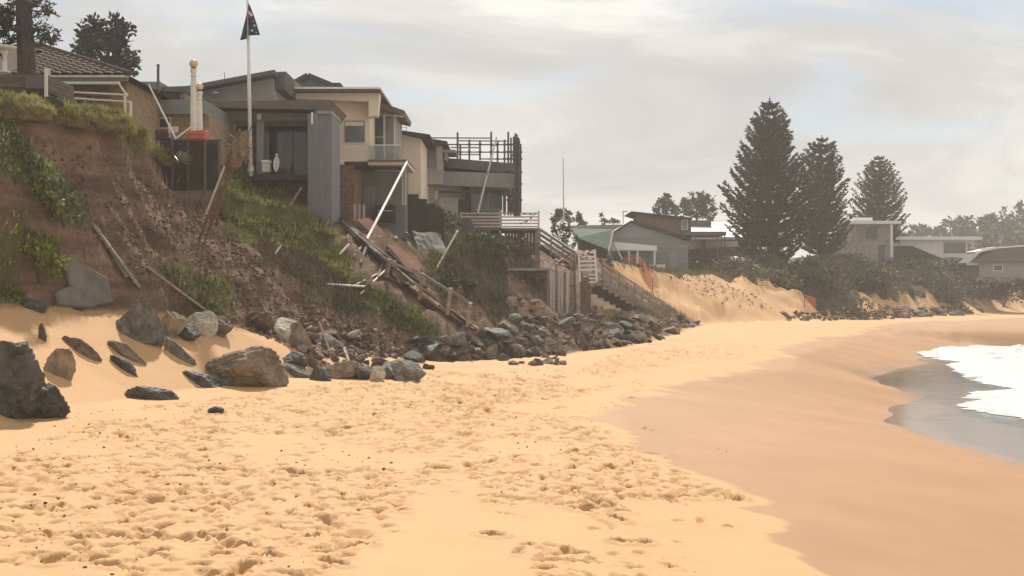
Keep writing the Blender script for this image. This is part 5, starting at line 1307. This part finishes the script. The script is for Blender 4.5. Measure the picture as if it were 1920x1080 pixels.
norfolk_pine(1648, 292, 470, 172, [(0, 1), (.05, 9), (.12, 18), (.35, 32), (.6, 47), (.85, 54), (.97, 44)], 'rightmost and palest star-shaped pine', 3, tint=(.046, .052, .034), tiers=24, per=7)

def leafy_tree(name, x, ybase, D, blobs, label, seed, tint, leaf=.30, dens=1.0, trunk=.12, group=None, cat='tree', mat='bark'):
    """trunk, limbs to each clump, leaf clumps with gaps between them; blobs = (x, y, rx, ry) in sight-line units"""
    rg = np.random.default_rng(seed); s_ = D / F_PX; bz = P(x, ybase, D)
    t = thing(name, label, cat, bz, group); tr = MB()
    cx = np.mean([b_[0] for b_ in blobs]); cy_ = np.mean([b_[1] for b_ in blobs]); fork = P((x + cx) / 2, (ybase * .55 + cy_ * .45), D)
    tr.tube(bz - Vector((0, 0, .4)), fork, trunk, trunk * .7, 7, 3, (trunk * .5, 0, 0))
    C, Dr, Ln, Wd = [], [], [], []
    for bx, by, rx, ry in blobs:
        c = P(bx, by, D + rg.uniform(-1, 1) * rx * s_); tr.tube(fork, c, trunk * .5, trunk * .12, 5, 2, (0, 0, .1))
        n = int(max(60, 22 * (rx * s_) * (ry * s_) / leaf ** 2 * dens))
        sub = rg.normal(size=(max(5, n // 22), 3)); sub /= np.linalg.norm(sub, axis=1, keepdims=True); sub *= rg.uniform(.45, 1, (len(sub), 1)) ** .5
        k = rg.integers(0, len(sub), n); q_ = sub[k] + rg.normal(0, .17, (n, 3))
        C.append(np.array(c) + q_ * np.array([rx * s_, rx * s_, ry * s_])); Dr.append(q_ * .5 + rg.normal(size=(n, 3)) * .7 + [0, 0, .2])
        Ln.append(rg.uniform(.6, 1.2, n) * leaf); Wd.append(rg.uniform(.2, .36, n) * leaf)
    tr.build('trunk', mat, t)
    leaf_cards(np.concatenate(C), np.concatenate(Dr), np.concatenate(Ln), np.concatenate(Wd), tint, rg, t)
    return t
# dense dark conifer behind the tiled house
leafy_tree('conifer', 205, 180, 72, [(200, 60, 30, 30), (172, 80, 26, 30), (160, 100, 20, 22), (225, 70, 26, 32), (200, 105, 42, 34), (236, 100, 24, 24), (240, 128, 18, 14), (163, 52, 13, 14), (233, 42, 10, 12), (200, 80, 34, 38), (190, 130, 40, 18), (220, 130, 30, 16)], 'dense dark green conifer behind the tiled house', 21, (.030, .038, .020), .34, 2.2, .3)
# bare-stemmed pine at the left edge
t = thing('norfolk_pine', 'thick pine trunk with sparse drooping twigs at the left edge', 'tree', P(52, 180, 41))
MB().tube(P(54, 190, 41), P(40, -60, 41), .30, .20, 12, 8).build('trunk', 'bark', t, smooth=True)
rg = np.random.default_rng(4); tw_ = MB(); C, Dr, Ln, Wd = [], [], [], []
for k in range(34):
    y0_ = rg.uniform(-50, 90); sgn = 1 if rg.random() < .55 else -1; L_ = rg.uniform(20, 66) * (1 if sgn > 0 else 1.3); dy = rg.uniform(-18, 14); x0_ = 52 - (180 - y0_) * .06
    a, b_ = P(x0_, y0_, 41), P(x0_ + sgn * L_, y0_ + dy, 41 + rg.uniform(-1.2, 1.2)); tw_.tube(a, b_, .022, .007, 5, 3, (0, 0, -.14))
    for j in range(6):
        u = rg.uniform(.35, 1); p = a.lerp(b_, u) + Vector((0, 0, -.14 * 4 * u * (1 - u)))
        e_ = p + Vector((sgn * rg.uniform(.05, .3), rg.uniform(-.2, .2), rg.uniform(-.28, .18))); tw_.tube(p, e_, .010, .004, 4)
        for q_ in range(2 if sgn > 0 else 9):
            C.append(np.array(p.lerp(e_, rg.uniform(0, 1)))); Dr.append(rg.normal(size=3) + [sgn * .6, 0, -.1]); Ln.append(rg.uniform(.10, .24)); Wd.append(.03)
for cx, cy_ in ((98, 75), (84, 72), (66, 52), (12, 20), (8, 60), (0, 40), (22, 8), (66, 8), (90, 20), (14, 45)):
    for q_ in range(55): c = P(cx + rg.normal(0, 5), cy_ + rg.normal(0, 4), 41 + rg.normal(0, .3)); C.append(np.array(c)); Dr.append(rg.normal(size=3)); Ln.append(rg.uniform(.10, .22)); Wd.append(.035)
tw_.build('branches', 'bark', t); leaf_cards(np.array(C), np.array(Dr), np.array(Ln), np.array(Wd), (.050, .048, .028), rg, t)
# round trees behind the gabled houses
leafy_tree('round_tree', 1250, 420, 190, [(1250, 385, 18, 12), (1240, 392, 12, 12), (1258, 395, 14, 12), (1250, 372, 8, 6)], 'smaller round grey-green tree behind the red-brown house', 22, (.060, .064, .042), .5, 3.0, .2)
leafy_tree('round_tree', 1305, 425, 190, [(1308, 372, 18, 12), (1292, 385, 16, 14), (1324, 384, 16, 16), (1308, 390, 22, 16), (1282, 402, 12, 9), (1332, 400, 10, 10)], 'larger round grey-green tree behind the red-brown house', 23, (.060, .064, .042), .5, 3.0, .25)
leafy_tree('low_tree', 1065, 425, 150, [(1058, 404, 18, 11), (1048, 408, 12, 10), (1078, 408, 12, 9), (1092, 414, 9, 7)], 'low dark tree behind the thin mast', 24, (.050, .054, .034), .4, 3.0, .15)
leafy_tree('small_tree', 1128, 425, 200, [(1128, 408, 5, 6), (1130, 416, 8, 5)], 'tiny distant tree left of the aerial', 25, (.05, .054, .034), .4, 3.0, .12)
leafy_tree('small_tree', 1148, 425, 200, [(1146, 417, 11, 4), (1155, 416, 6, 4)], 'low distant bush top just left of the aerial', 26, (.05, .054, .034), .4, 3.0, .12)
# shrubs along the crest
for i, (nm, x, y, D, bl, lab, tint) in enumerate([
    ('shrub', 820, 425, 71, [(800, 405, 26, 16), (830, 412, 24, 14), (850, 420, 20, 12), (815, 398, 14, 10)], 'yellow-green shrub below the stepped dark wall', (.13, .13, .045)),
    ('shrub', 905, 470, 70, [(890, 450, 28, 18), (920, 458, 26, 16), (950, 465, 24, 16), (905, 440, 16, 10)], 'broad shrub spilling over the bank below the railed deck', (.105, .108, .045)),
    ('shrub', 985, 470, 76, [(985, 452, 14, 16), (968, 458, 14, 12)], 'dark shrub against the deck skirting boards', (.045, .050, .026)),
    ('shrub', 1058, 470, 92, [(1055, 440, 16, 20), (1070, 452, 14, 16), (1045, 430, 10, 12)], 'tall olive shrub behind the upper stair', (.065, .062, .036)),
    ('shrub', 855, 540, 58, [(850, 525, 20, 14), (875, 530, 16, 14), (835, 530, 12, 12)], 'green shrub behind the broken walkway posts', (.050, .062, .030)),
    ('shrub', 925, 580, 60, [(915, 565, 20, 16), (935, 575, 14, 14)], 'dark shrub beside the concrete ledge', (.050, .050, .030)),
    ('shrub', 1118, 592, 72, [(1112, 588, 18, 12), (1135, 592, 16, 10)], 'grey-green shrub under the beach stair', (.075, .072, .045)),
    ('shrub', 1138, 490, 96, [(1132, 486, 14, 9), (1148, 492, 10, 8)], 'low dark shrub beside the white gate', (.055, .055, .032)),
    ('shrub', 90, 365, 33.2, [(70, 360, 16, 9), (95, 372, 14, 9), (110, 385, 12, 8)], 'bright yellow-green shrub on the near bank', (.22, .21, .05)),
    ('shrub', 70, 520, 33.0, [(60, 460, 26, 16), (90, 480, 24, 18), (105, 505, 16, 14), (40, 470, 20, 16)], 'leafy bright green shrub low on the near bank', (.20, .22, .05)),
    ('shrub', 20, 560, 32.6, [(12, 545, 26, 12), (30, 552, 14, 8)], 'small green shrub on the edge of the dune', (.15, .17, .05)),
    ('shrub', 120, 420, 34, [(120, 370, 18, 14), (140, 395, 16, 14), (95, 340, 18, 14), (60, 310, 20, 12), (30, 280, 20, 12)], 'long blue-green shrub running down the near bank', (.13, .16, .075)),
    ('shrub', 1430, 560, 122, [(1420, 545, 40, 14), (1450, 552, 34, 14), (1490, 530, 40, 22), (1525, 545, 36, 20), (1470, 525, 30, 18)], 'dark mass of scrub under the tallest pine', (.050, .050, .032)),
    ('shrub', 1590, 560, 135, [(1580, 530, 40, 20), (1620, 540, 40, 18), (1560, 555, 34, 14), (1650, 530, 34, 16)], 'olive scrub below the pale concrete house', (.060, .060, .036)),
    ('shrub', 1720, 570, 150, [(1700, 530, 40, 18), (1750, 540, 44, 18), (1800, 540, 40, 16), (1720, 560, 30, 12)], 'grey-green scrub below the white house', (.060, .064, .038)),
    ('shrub', 1880, 570, 165, [(1850, 545, 44, 16), (1900, 550, 44, 18), (1940, 540, 40, 18)], 'hazy scrub at the right end of the far bank', (.060, .064, .040))]):
    if D < 100:
        dh = hit(np.mean([b_[0] for b_ in bl]), max(b_[1] for b_ in bl), 30).y - .15
        if abs(dh - D) < 12: D = dh; y = max(b_[1] for b_ in bl) + 2
    leafy_tree(nm, x, y, D, bl, lab, 60 + i, tint, .16 if D < 62 else (.20 if D < 100 else .42), 1.5, .035 if D < 100 else .1, cat='shrub')

# ------------------------------------------------------------------ far houses
t = thing('mast', 'thin tall pole rising above the low tree', 'mast', P(1057, 425, 120))
MB().tube(P(1057, 428, 120), P(1056, 296, 120), .07, .04, 6).build('shaft', 'paint_cream', t); MB().tube(P(1057, 428, 120), P(1057, 420, 120), .11, n=6).build('base', 'steel_pale', t)
t = thing('tv_aerial', 'thin television aerial above the gabled dark house', 'aerial', P(1168, 415, 118))
MB().tube(P(1168.5, 420, 118), P(1168.5, 396, 118), .035, n=5).build('mast', 'steel_dark', t); MB().tube(P(1167, 396.5, 118), P(1177, 396.5, 118), .03, n=5).build('boom', 'steel_dark', t)
h = thing('green_roofed_house', 'low house with a broad green metal roof', 'house', P(1110, 475, 108))
MB().prism([P(1068, 428, 108), P(1152, 430, 108), P(1140, 468, 104), P(1082, 446, 104)], (0, .1, -.12)).build('roof', 'roof_green', h)
for k in range(6): MB().beam(P(1072 + k * 14, 428.2 + k * .3, 107.95), P(1084 + k * 11, 446.5 + k * 4, 103.98), .06, .08).build('roof_rib', 'roof_green', h)
MB().prism([P(1070, 423, 109), P(1168, 421, 109), P(1150, 430, 108.2), P(1066, 430, 108.2)], (0, .4, -.05)).build('ridge_roof', 'roof_dark', h)
MB().prism([P(1086, 449, 105), P(1140, 470, 105), P(1140, 500, 105), P(1086, 500, 105)], (0, 3, 0)).build('wall', 'timber_brown', h)
MB().beam(P(1150, 432, 103.6), P(1141, 470, 103.6), .12).build('barge_board', 'paint_white', h)
h = thing('gabled_dark_house', 'dark grey weatherboard house with a low gable', 'house', P(1220, 510, 112))
MB().prism([P(1146, 515, 112), P(1146, 440, 112), P(1183, 417, 112), P(1290, 452, 112), P(1290, 515, 112)], (0, 8, 0)).build('gable_wall', 'cladding_grey', h)
MB().prism([P(1142, 441, 111.6), P(1183, 413.5, 111.6), P(1200, 415, 111.6), P(1294, 446, 111.6), P(1294, 451, 111.6), P(1183, 418, 111.6), P(1143, 443.5, 111.6)], (0, 9, 0)).build('roof', 'roof_dark', h)
for k in range(7): MB().px(1147, 447 + k * 9, 1289, 448 + k * 9, 111.94, .05).build('board_edge', 'cladding_grey', h)
window(h, 1254, 470, 1272, 510, 112, 'cladding_grey', 'concrete', 1, name='door')
t = thing('white_pavilion', 'small white-framed beach pavilion with a flat white roof', 'pavilion', P(1200, 515, 108))
MB().prism([P(1148, 455, 108), P(1154, 453.5, 108), P(1232, 461, 108), P(1232, 470, 108), P(1156, 469, 108)], (0, 3.5, 0)).build('roof', 'roof_white', t)
for x in (1178, 1194, 1226): MB().px(x, 470.3, x + 3, 514, 108.05, .14).build('post', 'paint_white', t)
MB().beam(P(1152, 457, 107.9), P(1168, 488, 107.9), .10).build('brace', 'paint_white', t)
MB().px(1182, 470.3, 1226, 494, 110.5, .1).build('glazing', 'glass_pale', t); 
for k in range(6): MB().px(1194 + k * 9, 496, 1202.4 + k * 9, 513, 107.8, .06).build('fence_panel', 'paint_white', t)
MB().px(1182, 495, 1193.5, 513, 108.6, .4).build('bench_box', 'cladding_grey', t)
h = thing('red_brown_house', 'red-brown box house with a tilted flat roof', 'house', P(1240, 450, 125))
MB().prism([P(1200, 450, 125), P(1200, 400, 125), P(1284, 409, 125), P(1284, 450, 125)], (0, 7, 0)).build('wall', 'brick_red', h)
MB().prism([P(1184, 396, 124.4), P(1298, 408, 124.4), P(1298, 412, 124.4), P(1200, 401, 124.4)], (0, 8.5, 0)).build('roof', 'roof_dark', h)
window(h, 1278, 412, 1290, 431, 124.9, 'paint_white', 'glass_pale', 1.2); MB().px(1286, 409, 1296, 450, 125.5, 6).build('side_wall', 'fascia_brown', h)
h = thing('white_roofed_house', 'long low house with a bright white roof behind the tallest pine', 'house', P(1340, 450, 140))
MB().prism([P(1283, 443, 137), P(1420, 445, 137), P(1416, 418, 146), P(1290, 416, 146)], (0, .05, -.25)).build('roof', 'roof_white', h); MB().px(1290, 447.3, 1420, 480, 141, 6).build('wall', 'render_grey', h)
MB().px(1295, 413, 1334, 423, 143, 4).build('roof_box', 'fascia_brown', h)
h = thing('carport', 'flat-roofed carport on thin posts beside the gabled house', 'carport', P(1325, 500, 122))
MB().px(1282, 434, 1362, 441, 122, 6).build('roof', 'fascia_brown', h)
for x in (1304, 1345, 1352, 1358): MB().px(x, 441.3, x + 2, 505, 122.1, .12).build('post', 'timber_brown', h)
for k in range(3): MB().px(1283 + k * 12, 455, 1294 + k * 12, 466, 123.2, .06).build('panel', 'concrete', h)
MB().px(1284, 468, 1385, 512, 124, .3).build('back_wall', 'timber_brown', h); MB().px(1262, 470, 1283, 512, 121, 1.2).build('end_wall', 'brick_tan', h); MB().px(1316, 449, 1323, 505, 122.5, .3).build('pillar', 'timber_dark', h)
MB().px(1324, 452, 1384, 463, 123.4, .08).build('blind', 'concrete', h)
t = thing('upturned_boat', 'small upturned pale boat in the scrub beside the carport', 'boat', P(1370, 492, 120))
bm_ = MB(); prof_ = []
for i in range(9):
    u = i / 8; w_ = .55 * math.sin(math.pi * (.12 + .88 * u) ** .8 * .98) + .02
    for j in range(7): a = math.pi * j / 6; prof_.append(P(1362, 490, 120) + Vector((u * 2.1, -w_ * math.cos(a), w_ * .75 * math.sin(a))))
bm_.add(prof_, [(i * 7 + j, i * 7 + j + 1, i * 7 + j + 8, i * 7 + j + 7) for i in range(8) for j in range(6)]); o = bm_.build('hull', 'steel_pale', t, smooth=True)
MB().beam(P(1362, 481, 120) + Vector((0, 0, .02)), P(1406, 483, 120), .04).build('keel', 'timber_grey', t)
h = thing('pale_concrete_house', 'pale two-storey concrete house behind the middle pine', 'house', P(1635, 500, 160))
MB().px(1594, 420, 1672, 452, 160, 7).build('upper_wall', 'concrete', h); MB().px(1570, 452.4, 1676, 505, 159.4, 8).build('lower_wall', 'concrete', h); MB().px(1588, 414, 1690, 419.6, 159, 8.5).build('roof', 'roof_white', h); MB().px(1600, 408, 1636, 413.6, 161, 4).build('roof_box', 'roof_white', h)
for x0_, x1_, gl in ((1607, 1620, 'glass_pale'), (1622, 1646, 'glass_dark')): window(h, x0_, 424, x1_, 450, 160, 'concrete', gl, 1)
window(h, 1646, 458, 1660, 496, 159.4, 'concrete', 'glass_dark', 1); MB().px(1670, 421, 1674, 505, 158.8, .3).build('pier', 'roof_white', h)
h = thing('white_house', 'long white flat-roofed house at the right', 'house', P(1770, 495, 172))
MB().px(1688, 450, 1814, 505, 172, 8).build('wall', 'roof_white', h); MB().px(1680, 443.5, 1842, 449.6, 171, 9).build('roof', 'roof_white', h)
window(h, 1768, 453, 1812, 476, 172, 'paint_white', 'glass_pale', 1.2); MB().px(1772, 482, 1800, 505, 171.8, .3).build('garage_door', 'concrete', h); MB().px(1801, 484, 1815, 505, 171.7, .3).build('door', 'glass_dark', h)
MB().px(1815, 485.5, 1836, 490, 170.5, 1.5).build('awning', 'roof_white', h)
h = thing('dark_gabled_cottage', 'low dark-roofed cottage in front of the white house', 'house', P(1720, 500, 166))
MB().prism([P(1674, 480, 166), P(1684, 461, 166), P(1710, 461, 166), P(1768, 485, 166), P(1768, 488, 166), P(1674, 484, 166)], (0, 5, 0)).build('roof', 'roof_dark', h); MB().px(1676, 484.5, 1764, 506, 166.4, 4).build('wall', 'concrete', h)
window(h, 1712, 488, 1722, 502, 166.4, 'paint_white', 'glass_dark', .8); window(h, 1742, 488, 1754, 502, 166.4, 'paint_white', 'glass_dark', .8)
h = thing('grey_roofed_house', 'grey-roofed house with a white gutter at the right edge', 'house', P(1880, 512, 160))
MB().prism([P(1826, 492, 160), P(1862, 464, 160), P(1990, 456, 160), P(1990, 492, 160)], (0, 6, 0)).build('roof', 'roof_grey', h); MB().px(1836, 492.4, 1990, 520, 160.5, 5).build('wall', 'cladding_grey', h)
MB().beam(P(1838, 467, 159.6), P(1990, 455, 159.6), .10, .16).build('gutter', 'roof_white', h); MB().prism([P(1826, 472, 159.5), P(1866, 463, 159.5), P(1868, 466, 159.5), P(1830, 475, 159.5)], (0, 3, 0)).build('skylight', 'roof_white', h)
window(h, 1812, 493, 1834, 497, 160.3, 'roof_white', 'glass_pale', 1); window(h, 1862, 496, 1880, 508, 160.5, 'paint_white', 'glass_dark', 1)
# little far stair
t = thing('far_stair', 'small pale timber stair at the foot of the far bank', 'stairs', hit(1685, 592))
g0 = hit(1685, 592); D = g0.y
for x in (1664, 1682, 1700): MB().px(x, 570, x + 2, 598, D, .12).build('post', 'timber_pink', t)
for k in range(5): MB().px(1684, 572 + k * 4.5, 1701, 574 + k * 4.5, D - .3, .3).build('tread', 'timber_pink', t)
MB().beam(P(1664, 572, D), P(1684, 582, D), .1).build('rail', 'timber_pink', t)
# trees on the hill
rnd = random.Random(44)
for k in range(46):
    x = 1690 + (k % 23) * 12.5 + rnd.uniform(-5, 5); D = rnd.uniform(330, 350) if k < 23 else rnd.uniform(290, 320)
    gz = H1((x - 960) / F_PX * D, D); yb = 540 - (gz - ZC) * F_PX / D; r_ = rnd.uniform(9, 15); hh = rnd.uniform(16, 30)
    leafy_tree('hill_tree', x, yb, D, [(x, yb - hh, r_, r_ * .9), (x + rnd.uniform(-6, 6), yb - hh * .6, r_ * 1.1, r_ * .8)], ORD[k % 23] + ' hazy tree from left ' + ('along the crest of the far hill' if k < 23 else 'in the nearer row on the far hillside'), 400 + k, (.060, .064, .044), 1.1, 1.3, .25, 'trees on the far hill')
